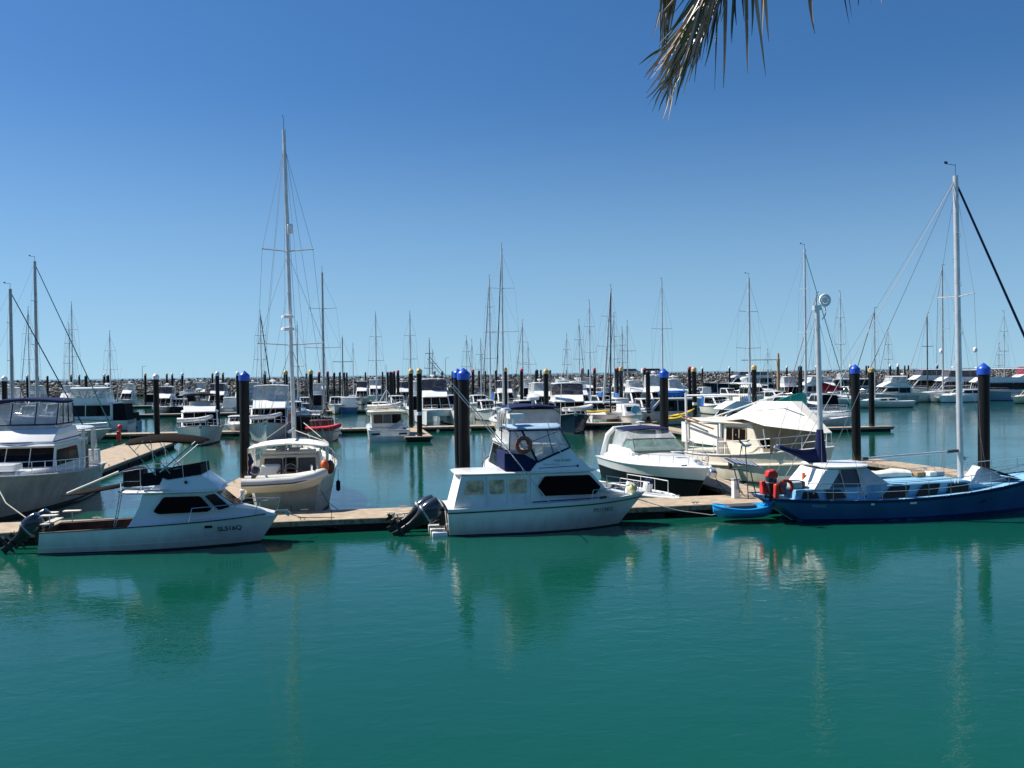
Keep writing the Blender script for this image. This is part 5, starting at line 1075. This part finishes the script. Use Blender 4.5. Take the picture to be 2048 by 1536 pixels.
def rib(label, loc, hd, L=3.0, mt='offwhite', mt2='lightgrey', tilt=0):
    r = thing('inflatable_dinghy', label, 'dinghy', loc, hd); k = L / 3.3
    MB().tube([(x * k, y * k, z * k) for x, y, z in tb_], .21 * k, 10).build('inflatable_tube', mt, r)
    MB().box((-.1, 0, .02), (2.4 * k, 1.0 * k, .12)).build('floor', mt2, r); r.rotation_euler[1] = rad(tilt); return r
rib('covered white tender resting on the roof of the work launch', wp(0, B9, 4.6, .2, 3.0), 8, 3.2, 'creamcloth', 'creamcloth')
rib('white inflatable lying on the foredeck of the navy hulled cruiser', at(1158, 96.5) + Vector((0, 0, 2.35)), 30, 3.2)
rib('covered tender lying on the foredeck of the cruiser with black canopy hoops', at(388, 87.5) + Vector((0, 0, 2.15)), 20, 3.0, 'whitecanvas')
rib('grey inflatable on the bow of the cruiser with cloudy white flybridge curtains', at(530, 88.5) + Vector((0, 0, 2.3)), 10, 2.8, 'lightgrey')
# sailing boat with red dinghy, stern to viewer
r_, H_ = yacht('white sailing boat seen from astern with red inflatable across its stern and grey mast', W(643, 884), SB - 2, 16.5, 11.5, 3.5, 'offwhite', 'offwhite', cover='greycanvas', spr=2, depth=92, mt='mastgrey', xm=.5, dodger='greycanvas', stripe='darkgrey', sprl=1.5, rm=.13)
text(r_, 'TEXAS', .42, (.02, 0, .8), 'letgrey', 'name_lettering').rotation_euler = (rad(90), 0, rad(-90))
rib('red inflatable dinghy hung across the stern of the sailing boat', W(643, 884) + Vector((.25, -.5, 1.15)), A0, 3.1, 'redsail', 'red')
MB().box((1.2, 0, 1.7), (1.2, 2.2, .7)).build('cockpit_gear', 'brown', r_, bev=.1)
# other yachts: px of mast, y of masthead, depth, heading, ...
def ym(label, px, ytop, d, hd=NB, lean=0, **k):
    L = k.get('L', 11.5); xm = k.get('xm', .57); mzt = HC + (hor(px) - ytop) * d / F
    loc = at(px, d) - dirv(hd) * (L * xm); k.setdefault('detail', d < 125)
    return yacht(label, loc, hd, mzt, depth=d, lean=k.pop('ln', (0, 0)), **k)
ym('sailing yacht with grey mast at the far left and dark blue furled headsail', 24, 578, 83, A0 + 6, hull='white', furl='navy', mt='mastgrey', L=12, rm=.17, xm=.5, ln=(0, 0))
ym('sailing yacht with green furled headsail running down behind the left trawler', 74, 523, 90, A0 - 2, hull='offwhite', furl='greencap', mt='mastgrey', L=13.5, rm=.17, xm=.5, bimini='navy')
ym('small yacht with a thin grey mast between two thick masts at the left', 60, 620, 150, NB, furl='greycanvas')
ym('distant yacht with white mast behind the green furled sail', 146.5, 610, 150, NB + 4, cover='bluecanvas')
ym('distant yacht with short bare mast left of a taller one', 139, 650, 195, SB)
ym('lone distant yacht right of the broadside flybridge cruiser', 221, 667, 160, NB, L=10)
ym('distant yacht with black furled sail left of the tallest mast', 523, 627, 150, NB + 25, furl='blackcanvas', L=12, furlr=.11)
ym('distant yacht with blue sail cover seen just right of the tallest mast', 596, 650, 140, SB, cover='bluecanvas', L=10.5)
ym('distant yacht with dark mast and wide low spreaders near the red capped piles', 686, 676, 200, NB, mt='mastdark', spr=1, sprl=1.8, rm=.13)
ym('faint far yacht with bare pole mast right of a dark masted yacht', 707, 690, 225, SB, spr=0)
ym('white yacht with bright blue sail cover and lifelines behind the work launch', 753, 630, 142, NB - 2, cover='bluecanvas', L=12, detail=True, rm=.12, coverh=.8)
ym('yacht with white mast hidden behind the twin yellow capped piles', 821.5, 628, 150, NB, L=12, rm=.12)
ym('far yacht with dark mast beside a crane boom', 860, 680, 200, SB, mt='mastdark')
ym('short masted far yacht right beside a taller dark mast', 865.5, 705, 190, SB, L=9, mt='mastgrey')
ym('far yacht with slender reddish furled sail beyond the blue capped piles', 933, 676, 205, NB + 12, furl='greycanvas')
ym('far yacht with thin grey mast above a red capped pile', 945, 682, 210, SB, spr=0)
ym('far yacht with short white mast and navy sail cover', 962, 682, 185, NB, cover='navy', rm=.14, detail=True, coverh=.9)
ym('tall yacht with blue furled headsail left of the tallest middle mast', 981, 558, 132, SB + 4, furl='navy', L=13.5, rm=.12, spr=3)
ym('cluttered white yacht with the tallest mast in the middle of the marina', 1006.5, 497, 106, SB, furl='blackcanvas', L=13.5, rm=.12, spr=2, bimini='white', sprl=1.6, dodger='creamcloth', furlr=.07)
ym('yacht with white mast and leaning furled sail right of the tallest middle mast', 1047, 646, 150, SB + 8, furl='greycanvas', rm=.13)
ym('far yacht with low crosstrees behind the pale yellow capped pile', 1056.5, 690, 220, NB, spr=1, sprl=1.7)
ym('far small yacht with twin thin stays right of the pale yellow capped pile', 1135, 672, 215, SB, furl='greycanvas')
ym('far yacht with grey mast above the red capped pile near the navy hull', 1158.5, 644, 185, NB, furl='greycanvas')
ym('yacht with grey mast left of the leaning black furled sail', 1180.5, 606, 152, NB, cover='bluecanvas', L=12)
ym('far yacht with white mast between the two catamaran masts', 1230, 632, 148, SB, furl='darkgreen', cover='bluecanvas')
ym('far yacht with plain grey mast right of the catamaran', 1244.5, 659, 190, NB, rm=.14)
ym('far yacht with dark upper mast above the orange capped pile', 1256.5, 645, 205, SB, mt='mastgrey', spr=1, sprl=1.6)
ym('tall yacht with black mainsail cover left of the blue capped pile', 1325.5, 562, 152, NB, L=13, cover='blackcanvas', spr=1, sprl=1.5, rm=.13, coverh=.9, bimini='blackcanvas')
ym('yacht with thick white mast and blue sail cover behind the cream trawler', 1499.5, 556, 92, NB + 20, L=12, cover='bluecanvas', rm=.125, hull='lightgrey', deckm='white', spr=2, sprl=1.4, coverh=.7)
ym('yacht with green sail cover and white mast behind the short mast of the blue yacht', 1611.5, 498, 96, A0 + 5, L=12.5, cover='greencanvas', furl='greencap', rm=.13, xm=.55, coverh=.9, bimini='white', furlr=.05)
ym('yacht with red sail cover behind the short mast of the blue yacht', 1634, 590, 165, A0 + 182, L=14, cover='redcanvas', furl='redcanvas', mt='mastgrey', rm=.14, coverh=1.0)
ym('distant yacht with white mast left of the blue capped pile between the blue yacht masts', 1682, 587, 172, NB, L=12, spr=2, rm=.13, detail=True)
ym('distant yacht with leaning dark headsail right of the blue capped pile', 1750, 621, 150, A0 + 178, L=11, furl='greycanvas', mt='mastgrey', furlr=.08)
ym('far yacht with short white mast above the motor yacht row', 1778, 661, 225, SB, furl='greycanvas')
ym('far yacht with black mast above the motor yacht lettered on its side', 1857, 631, 180, SB, mt='mastdark', spr=1, rm=.13)
ym('tall yacht with grey mast and white spreaders just left of the tall blue yacht mast', 1886, 535, 174, A0 + 182, L=17, B=4.6, fs=1.5, fb=2.0, furl='mastgreyc', mt='mastgrey', rm=.17, sprl=1.6, xm=.5)
ym('distant yacht with pale thin mast at the far right', 2009, 626, 200, NB, L=12)
ym('distant yacht with slim mast beside the far right one', 1998, 690, 235, SB, L=10)
ym('far yacht with faint mast right of the wooden post', 1536, 702, 240, NB, L=10)
# sailing catamaran with yellow kayak
r_, H_ = cruiser('sailing catamaran with leaning mast and black furled sail, moored on the second walkway', bowat(1222, 107, 11.5, NB - 6), NB - 6, 11.5, 6.2, cat=True, fly=False, rz=2.5, fs=1.2, fb=1.35, cab=(.15, .62), ant=0, radar=False, name='sailing_catamaran', catg='sailing catamaran', rail=True)
rigging(r_, H_, 6.3, 2.4, HC + (hor(1192) - 577) * 112 / F, (-.4, 1.15), .13, 'alu', 2, (4.3, 3.3), 'bluecanvas', 'blackcanvas', 112, sprl=1.0, furlr=.1)
def kayak(label, p, hd, L=3.6, mt='yellow', tilt=0):
    r = thing('kayak', label, 'kayak', p, hd); rg = []
    for i in range(11):
        f = i / 10; e = max(.04, (1 - abs(2 * f - 1) ** 2.2)); x = -L / 2 + L * f; rg.append([(x, .36 * e * math.cos(q), .17 + .2 * (1 - e) + .17 * max(.3, e) * math.sin(q)) for q in [2 * math.pi * k / 10 for k in range(10)]])
    MB().loft(rg).build('hull', mt, r); MB().pad(-.5, .4, .2, .36, .05, 0, 3).build('cockpit', 'black', r); r.rotation_euler[1] = rad(tilt); return r
kayak('yellow kayak lying on the front of the sailing catamaran', at(1187, 108.3) + Vector((0, 0, 1.5)), A0, 5.0, tilt=-1)
# grey launch with kayak
cruiser('grey sided launch with black windows behind the blue capped pile', at(1392, 110), A0 + 176, 11, 3.6, hull='offwhite', cabm='lightgrey', fly=False, rz=3.0, fs=1.2, fb=1.7, cab=(.02, .55), ant=1, radar=False, name='launch', rail=True)
kayak('long yellow kayak hanging along the side of the grey launch', at(1364, 103) + Vector((0, 0, 1.35)), A0, 3.1, tilt=-14); kayak('second yellow kayak slung lower beside the grey launch', at(1352, 102.6) + Vector((0, 0, .95)), A0, 2.6, tilt=-10)
r_ = thing('dish_launch', 'small white sailing launch with pale blue round cover on its bow', 'motor boat', bowat(1283, 104, 8, NB), NB)
Hq = Hull(8, 2.9, 1.0, 1.5, .8, .1); base_boat(r_, Hq, 'white', 'antifoul', 'lightgrey'); MB().cab([(1.5, 1.1), (1.6, 2.5), (4.2, 2.5), (5, 1.5), (5, 1.2)], lambda x, z: 1.0).build('cabin', 'white', r_, bev=.05)
MB().box((4.7, 0, 2.0), (.5, 1.5, .5)).build('windscreen', 'glass', r_); MB().lathe((7.2, -.5, 2.0), [(.02, -.05), (.45, -.04), (.45, .04), (.02, .06)], 16, 'x').build('round_cover', 'turq', r_)
cruiser('tall topped white sports fisher behind the blue capped pile and yellow kayaks', bowat(1352, 122, 11, NB), NB, 11, 4, encl='vinylcloudy', rz=3.4, fs=1.3, fb=1.9, cab=(.1, .6), eh=1.4)
MB_ = solo(MB().pad(-1.6, 1.6, .9, .6, .5, .25, 3), 'boat_cover', 'bluecanvas', 'bright blue cover on the boat right of the blue capped pile', 'boat cover', at(1344, 111) + Vector((0, 0, 3.1)), 10)
cruiser('white power catamaran with black cabin glass and open water beyond its bow', bowat(1441, 155, 12.5, -12), -12, 12.5, 5, cat=True, encl='vinyl', rz=3.4, fs=1.5, fb=1.9, cab=(.15, .62), name='power_catamaran', topc='white', arch=True)
cruiser('white power catamaran with pale green shaded hull left of the blue yacht pile', bowat(1703, 99, 11.5, -14), -14, 11.5, 4.8, cat=True, fly=False, rz=2.7, fs=1.45, fb=1.8, cab=(.12, .6), name='power_catamaran', ant=1, radar=False)
cruiser('white launch with long hardtop raised above the awning of the cream trawler', at(1568, 88), A0 + 184, 9.5, 3.4, rz=2.6, fs=1.1, fb=1.5, cab=(.3, .75), name='hardtop_launch', encl='frame', topc='white', eh=1.5, fly0=.1, rail=False)
# ---- motor yachts on the right, further out
def big(label, px, d, L, hd, **k): return cruiser(label, bowat(px, d, L, hd) if not k.pop('mid_', 0) else at(px, d), hd, L, name='motor_yacht', **k)
big('long dark blue and white luxury motor yacht moored below the breakwater', 1408, 258, 21, A0 + 176, B=5.5, hull='navyhull', rz=4.2, fs=2.4, fb=3.0, cab=(.1, .66), encl='vinyldark', flyh=.7, eh=.9, rail=False)
big('white motor yacht behind the slim white capped pile, bow to the left', 1762, 196, 17.5, A0 + 172, B=5, rz=3.8, fs=1.7, fb=2.5, cab=(.05, .68), encl='vinyldark', flyh=.9, eh=1.1, stripe=None)
big('nearest white motor yacht of the far right row, with dark tinted flybridge', 1818, 186, 15.5, A0 + 171, B=5, rz=3.6, fs=1.5, fb=2.3, cab=(.05, .68), encl='vinyldark', flyh=.8, eh=1.2)
big('small white twin hulled cruiser seen low in front of the far right motor yachts', 1868, 170, 9.5, A0 + 180, B=4, cat=True, fly=False, rz=2.2, fs=1.2, fb=1.3, cab=(.1, .55), radar=False, ant=0)
big('pale houseboat style cruiser with square windows at the right edge', 1917, 176, 17, A0 + 178, B=5, hull='palebluecanvas', rz=3.4, fs=1.6, fb=2.0, cab=(.02, .82), encl='frame', topc='white', flyh=.9, eh=1.5, rakef=.3)
big('small cream cabin boat at the right edge in front of the houseboat cruiser', 2022, 160, 8, A0 + 180, B=3, hull='cream', fly=False, rz=2.0, fs=1.0, fb=1.2, cab=(.1, .7), radar=False, ant=0, cabm='cream')
big('white yacht with maroon canopy and dome aerials at the right edge', 1985, 205, 15, A0 + 178, B=4.6, rz=3.8, fs=1.6, fb=2.2, cab=(.05, .7), encl='maroon', topc='white', eh=1.6)
big('white and navy catamaran under the red sail cover', 1622, 214, 15, A0 + 182, B=6, hull='navyhull', cat=True, fly=False, rz=3.9, fs=2.0, fb=2.4, cab=(.05, .8), ant=1, radar=False)
big('low white cruiser beside the wooden post far beyond the cream trawler', 1520, 205, 12, A0 + 180, B=4, fly=False, rz=2.6, fs=1.4, fb=1.8, cab=(.1, .6), arch=True, ant=1)
big('white cruiser with grey shaded hull right of the tall green hull', 1706, 168, 11.5, A0 - 4 + 180, B=4, hull='oldwhite', rz=2.9, fs=1.4, fb=2.0, cab=(.1, .6), encl='vinyl')
big('white fishing boat behind the short bare black pile', 1557, 190, 11, A0 + 180, B=4, rz=3.0, fs=1.3, fb=1.8, cab=(.1, .6), encl='vinylcloudy')
r_ = thing('channel_post', 'weathered wooden post standing in the water beyond the cream trawler', 'post', at(1557, 180)); MB().lathe((0, 0, 0), [(.3, -1), (.3, 8.4), (.2, 8.5), (.22, 9.2), (.02, 9.6)], 10).build('post', 'teak', r_); MB().box((-3.6, 0, 8.2), (7, .12, .12)).build('crossbar', 'mastdark', r_)
# ---- small boats of the third and fourth rows
enc = ['vinyl', 'vinylcloudy', 'vinyldark', 'frame']
sm = [(8, 150, 'white', 1, 'white cruiser far left beyond the first grey mast', 0), (55, 165, 'white', 0, 'low white cruiser under a blue sail cover at the far left', 1), (112, 158, 'white', 1, 'white cruiser roof showing above the navy canopy of the trawler', 1),
      (150, 142, 'white', 1, 'second white flybridge cruiser left of the broadside one', 1), (312, 150, 'white', 1, 'white bow on cruiser left of the white capped pile on the third walkway', 2), (345, 152, 'navyhull', 0, 'dark hulled small cruiser right of the white capped pile', 3),
      (368, 165, 'white', 1, 'white cruiser with red trimmed canopy behind the cruiser with black hoops', 3), (398, 195, 'cream', 1, 'far cream topped tower boat with yellow underside above the black hoops', 1), (425, 160, 'white', 1, 'white cruiser with cloudy curtains left of the far white capped pile', 2),
      (460, 155, 'white', 0, 'white hardtop cruiser low left of the nearest blue capped pile', 0), (556, 165, 'white', 1, 'white hardtop boat with red roof light behind the cloudy curtained cruiser', 3), (606, 158, 'bluehull', 0, 'small blue boat below a blue sail cover', 1),
      (633, 160, 'palebluecanvas', 1, 'pale blue tall cabin boat behind a yellow capped pile', 1), (668, 150, 'white', 0, 'grey and white boat with red gear on the third walkway', 0), (722, 198, 'white', 1, 'white bow on cruiser on the fourth walkway left of the work launch mast', 2),
      (697, 152, 'bluehull', 0, 'dark blue covered boat on the third walkway right of the black canopy', 3), (815, 170, 'white', 1, 'white flybridge boat behind the yellow capped pile by the launch', 2), (800, 152, 'white', 0, 'small white open boat right of the red capped pair of piles', 3),
      (905, 160, 'white', 0, 'small white boat just left of the twin blue capped piles', 1), (965, 150, 'white', 0, 'dark covered small boat right of the twin blue capped piles', 3), (1026, 150, 'white', 1, 'white cruiser with grey flybridge screens right of the tallest middle mast', 2),
      (1078, 140, 'white', 1, 'white cruiser with clear flybridge and outrigger poles left of the pale yellow capped pile', 0), (1120, 185, 'white', 0, 'far white cruiser between the pale yellow capped pile and outriggers', 1), (1150, 165, 'white', 1, 'white tower boat with tall rods behind the dark curtained navy hulled cruiser', 0),
      (1208, 160, 'white', 0, 'white boat with blue cover behind the catamaran', 2), (1223, 138, 'white', 0, 'white boat with blue boom bag right behind the catamaran mast', 0), (1262, 150, 'oldwhite', 0, 'old white boat with black tarpaulin right of the orange capped pile', 3),
      (1275, 170, 'white', 0, 'small distant white boat with raised bow cover', 0), (1403, 178, 'white', 0, 'white boat with blue cover left of the slim white capped pile', 1), (1585, 160, 'white', 0, 'low white boat under the green sail cover', 1),
      (1662, 135, 'navyhull', 0, 'dark sided white boat behind the short mast of the blue yacht', 1), (1650, 240, 'white', 1, 'far white cruiser on the breakwater side of the red sail cover', 3), (1725, 235, 'cream', 1, 'far cream launch with blue door right of the blue yacht pile', 0), (505, 190, 'white', 1, 'far cruiser top above the blue capped pile by the tall yacht', 1),
      (930, 128, 'white', 0, 'white open boat close behind the twin blue capped piles', 0), (985, 122, 'white', 0, 'white cluttered cabin boat beside the tallest middle mast', 1), (1055, 118, 'white', 0, 'white fishing boat with long bow left of the pale yellow capped pile', 0), (1100, 128, 'white', 1, 'white flybridge cruiser just behind the pale yellow capped pile', 1),
      (1180, 128, 'white', 1, 'white flybridge boat behind the navy hulled cruiser and catamaran', 0), (1248, 125, 'white', 0, 'white low cruiser behind the sailing catamaran mast', 1), (1312, 118, 'white', 0, 'white cabin boat between the bare topped pile and the blue capped pile', 0), (758, 120, 'white', 0, 'white bow of a small cruiser behind the work launch roof', 0),
      (845, 135, 'white', 1, 'white flybridge boat between yellow capped piles and power catamaran', 0), (590, 122, 'white', 0, 'white cruiser with black side curtain right of the tallest mast', 3), (1460, 130, 'white', 0, 'white low launch between the twin hulled cruiser and the cream trawler', 0), (185, 175, 'white', 1, 'white far cruiser behind the broadside flybridge cruiser roof', 1),
      (95, 128, 'white', 0, 'white low roofed cruiser behind the two thick grey masts', 1), (30, 120, 'white', 0, 'white bow boat beneath the leftmost grey mast', 0), (1600, 128, 'white', 0, 'white launch under the green sail cover, nearer than the others', 0),
      (640, 215, 'white', 1, 'far white cruiser between the first two red capped piles', 0), (752, 215, 'white', 1, 'far white cruiser just left of the dark bunch of piles', 1), (835, 205, 'white', 1, 'far white cruiser top showing between the twin yellow capped piles', 0), (895, 190, 'white', 1, 'far white cruiser left of the blue capped pair of piles', 1),
      (1015, 185, 'white', 0, 'far white hardtop boat right under the tallest middle mast', 1), (1060, 200, 'white', 1, 'far white cruiser left of the pale yellow capped pile', 0), (1140, 215, 'white', 1, 'far white cruiser top above the dark curtained flybridge', 1), (1190, 195, 'white', 1, 'far white cruiser behind the red capped pile by the catamaran', 0),
      (1215, 225, 'white', 0, 'tiny far white boat by the rocks above the catamaran', 0), (1255, 215, 'white', 1, 'far white cruiser just right of the orange capped pile', 1), (1300, 145, 'white', 1, 'white flybridge cruiser left of the blue capped pile by the yellow kayaks', 0), (1322, 200, 'white', 0, 'far white boat left of the blue capped pile by the rocks', 1),
      (1368, 190, 'white', 1, 'far white hardtop cruiser between the blue and red capped piles', 3), (1378, 135, 'white', 1, 'white flybridge cruiser behind the grey launch', 1), (1420, 215, 'white', 0, 'low white boat below the luxury yacht bow', 1), (1480, 190, 'white', 0, 'low white cruiser on the far dock left of the thick white mast', 1),
      (1535, 175, 'white', 1, 'white flybridge cruiser right of the pair of yellow capped posts', 0), (1590, 185, 'white', 1, 'white cruiser just left of the green sail cover mast', 1), (1690, 190, 'white', 1, 'white cruiser left of the blue capped pile between the blue yacht masts', 0), (1728, 185, 'white', 0, 'white boat just right of the blue capped pile between the masts', 0),
      (62, 205, 'white', 1, 'far white cruiser between the two thick grey masts', 1), (130, 210, 'white', 0, 'far white boat right of the green furled sail', 1), (240, 205, 'white', 1, 'far white cruiser right of the broadside cruiser, by the rocks', 0), (300, 200, 'white', 0, 'far white boat just left of the white capped pile', 0), (480, 185, 'white', 1, 'far white cruiser hidden by the blue capped pile', 0), (560, 205, 'white', 1, 'far white cruiser right behind the tallest mast', 1)]
for i, (px, d, hl, fl, lb_, e) in enumerate(sm):
    L = RR.uniform(9, 12) if fl else RR.uniform(7.5, 10); hd = NB + RR.uniform(-5, 5) if i % 3 else SB + RR.uniform(-5, 5)
    p = bowat(px, d, L, hd) if i % 3 else at(px, d)
    cruiser(lb_, p, hd, L, L * .34, hull=hl, fly=bool(fl), encl=enc[e], rz=2.5 + fl * .35 + RR.uniform(-.15, .2), fs=1.1, fb=1.6, cab=(RR.uniform(.08, .2), RR.uniform(.58, .68)), ant=2 if fl else 1, radar=bool(fl), topc='blackcanvas' if e == 3 else None, eh=RR.uniform(.9, 1.3),
            stern_canvas=['blackcanvas', None, 'bluecanvas', None, 'navy', None][i % 6], name='moored_cruiser', group='small boats along the far walkways', cabm='white' if hl != 'cream' else 'cream')
# crane boom, lifebuoys ashore
rr_ = thing('fire_point', 'red fire extinguisher stand on the wide main dock', 'fire point', W(238, 884, .5), 0); MB().box((0, 0, .5), (.35, .3, 1.0)).build('cabinet', 'red', rr_, bev=.05); MB().ball((.1, 0, 1.35), .24, 8).build('buoy', 'red', rr_)
rr_ = thing('lifebuoy_stand', 'red lifebuoy stand beside a pile on the second walkway', 'lifebuoy stand', W(586.5, 862, .5), 0); MB().line((0, 0, 0), (0, 0, 1.6), .05).build('post', 'white', rr_); MB().torus((0, -.08, 1.5), .4, .13, 'y').build('lifebuoy', 'red', rr_)
# ================================================================== PALM
def palm():
    r = random.Random(21); root = thing('palm_tree', 'drooping dry palm frond hanging into the top of the view', 'palm tree', (3.4, -1.6, 4.5))
    MB().tube([(0, 0, 0), (.1, 0, 1.5), (.05, .1, 3.2), (0, .3, 5.6)], .22, 12, .16).build('trunk', 'trunk', root)
    O = Vector((3.4, -1.6, 4.5))
    def frond(path, leafs):
        fr = bpy.data.objects.new('frond', None); 
        mb = MB(); mb.tube([Vector(p) - O for p in path], .03, 6, .004)
        ob = mb.build('frond', 'leafstalk', root); lf = MB(); ld = MB()
        for i, (a, b, wd, bend) in enumerate(leafs):
            a = Vector(a) - O; b = Vector(b) - O; m_ = (a + b) / 2 + Vector(bend); n = 7; ax = (b - a).normalized(); sd = ax.cross(Vector((r.uniform(-.7, .7), 1, r.uniform(-.3, .3)))).normalized(); up = sd.cross(ax)
            L_, C_, R_ = [], [], []
            for k in range(n + 1):
                t = k / n; c = a * (1 - t) ** 2 + m_ * 2 * t * (1 - t) + b * t * t; c += sd * (.004 * math.sin(6 * t + i)); ww = wd * (1 - t ** 2.5) * .5 + .0012
                tw = r.uniform(-.15, .15) + .8 * math.sin(i) * t; s2 = sd * math.cos(tw) + up * math.sin(tw)
                L_.append(c - s2 * ww); C_.append(c + up * ww * .5); R_.append(c + s2 * ww)
            T = ld if r.random() < .6 else lf
            T.loft([[L_[k], C_[k], R_[k]] for k in range(n + 1)], cap=False, closed=False)
        lf.build('leaflets', 'palmgreen', ob); ld.build('dry_glint_leaflets', 'palmdry_glint', ob)
    d = 4.6
    def S_(px, py, dd=0): return D(px, py, d + dd)
    # the big cluster: leaflets leave a stalk that hangs down to the left
    path = [S_(1700, -620, -1.5), S_(1560, -420, -.7), S_(1470, -200, -.2), S_(1405, -20), S_(1360, 90), S_(1325, 175)]
    lv = []
    for i in range(130):
        t = r.random(); k = r.uniform(-1, 1); sx_ = 1505 - 135 * t + 22 * k; sy_ = -190 + 270 * t; an = rad(24 + 9 * k * (1 - t) + r.gauss(0, 8)); ln_ = r.uniform(120, 260) * (1.15 - .45 * t)
        bx, by = sx_ - math.sin(an) * ln_ * 1.0, sy_ + math.cos(an) * ln_
        if by > 228 or bx < 1285: ln_ *= .7; bx, by = sx_ - math.sin(an) * ln_, sy_ + math.cos(an) * ln_
        lv.append((S_(sx_, sy_, r.uniform(-.1, .1)), S_(bx, by, r.uniform(-.1, .1)), r.uniform(.007, .018), (r.uniform(-.02, .015), r.uniform(-.05, .05), 0)))
    for i in range(16): lv.append((S_(r.uniform(1330, 1420), -120), S_(r.uniform(1305, 1345), r.uniform(50, 125), .1), r.uniform(.012, .02), (-.03, 0, .05)))
    lv.append((S_(1342, 88), S_(1277, 128), .011, (0, 0, .004)))
    for x0, x1, y1 in ((1440, 1428, 180), (1446, 1447, 176), (1452, 1452, 140), (1470, 1497, 148), (1462, 1473, 50), (1494, 1487, 42), (1506, 1502, 72), (1508, 1531, 152), (1516, 1525, 68), (1522, 1539, 84), (1433, 1400, 120), (1425, 1388, 165), (1436, 1412, 100), (1480, 1468, 20)):
        lv.append((S_(x0 + r.uniform(-8, 8), -160), S_(x1, y1, .1), .022, (r.uniform(-.02, .02), 0, 0)))
    for x1, y1 in ((1326, 238), (1338, 242), (1318, 222), (1309, 205), (1294, 210), (1291, 196)): lv.append((S_(1345, 150), S_(x1, y1), .009, (0, 0, 0)))
    frond(path, lv)
    p2 = [S_(1750, -600, -1.5), S_(1700, -300, -.6), S_(1660, -120), S_(1640, -60)]
    lv = [(S_(1610, -120), S_(1630, 68), .024, (-.01, 0, 0)), (S_(1680, -120), S_(1698, 50), .018, (-.01, 0, 0)), (S_(1684, -110), S_(1702, 34), .014, (0, 0, 0)), (S_(1712, -120), S_(1716, 12), .014, (0, 0, 0)), (S_(1748, -120), S_(1744, 5), .01, (0, 0, 0)), (S_(1760, -120), S_(1764, 6), .01, (0, 0, 0))]
    frond(p2, lv)
palm()
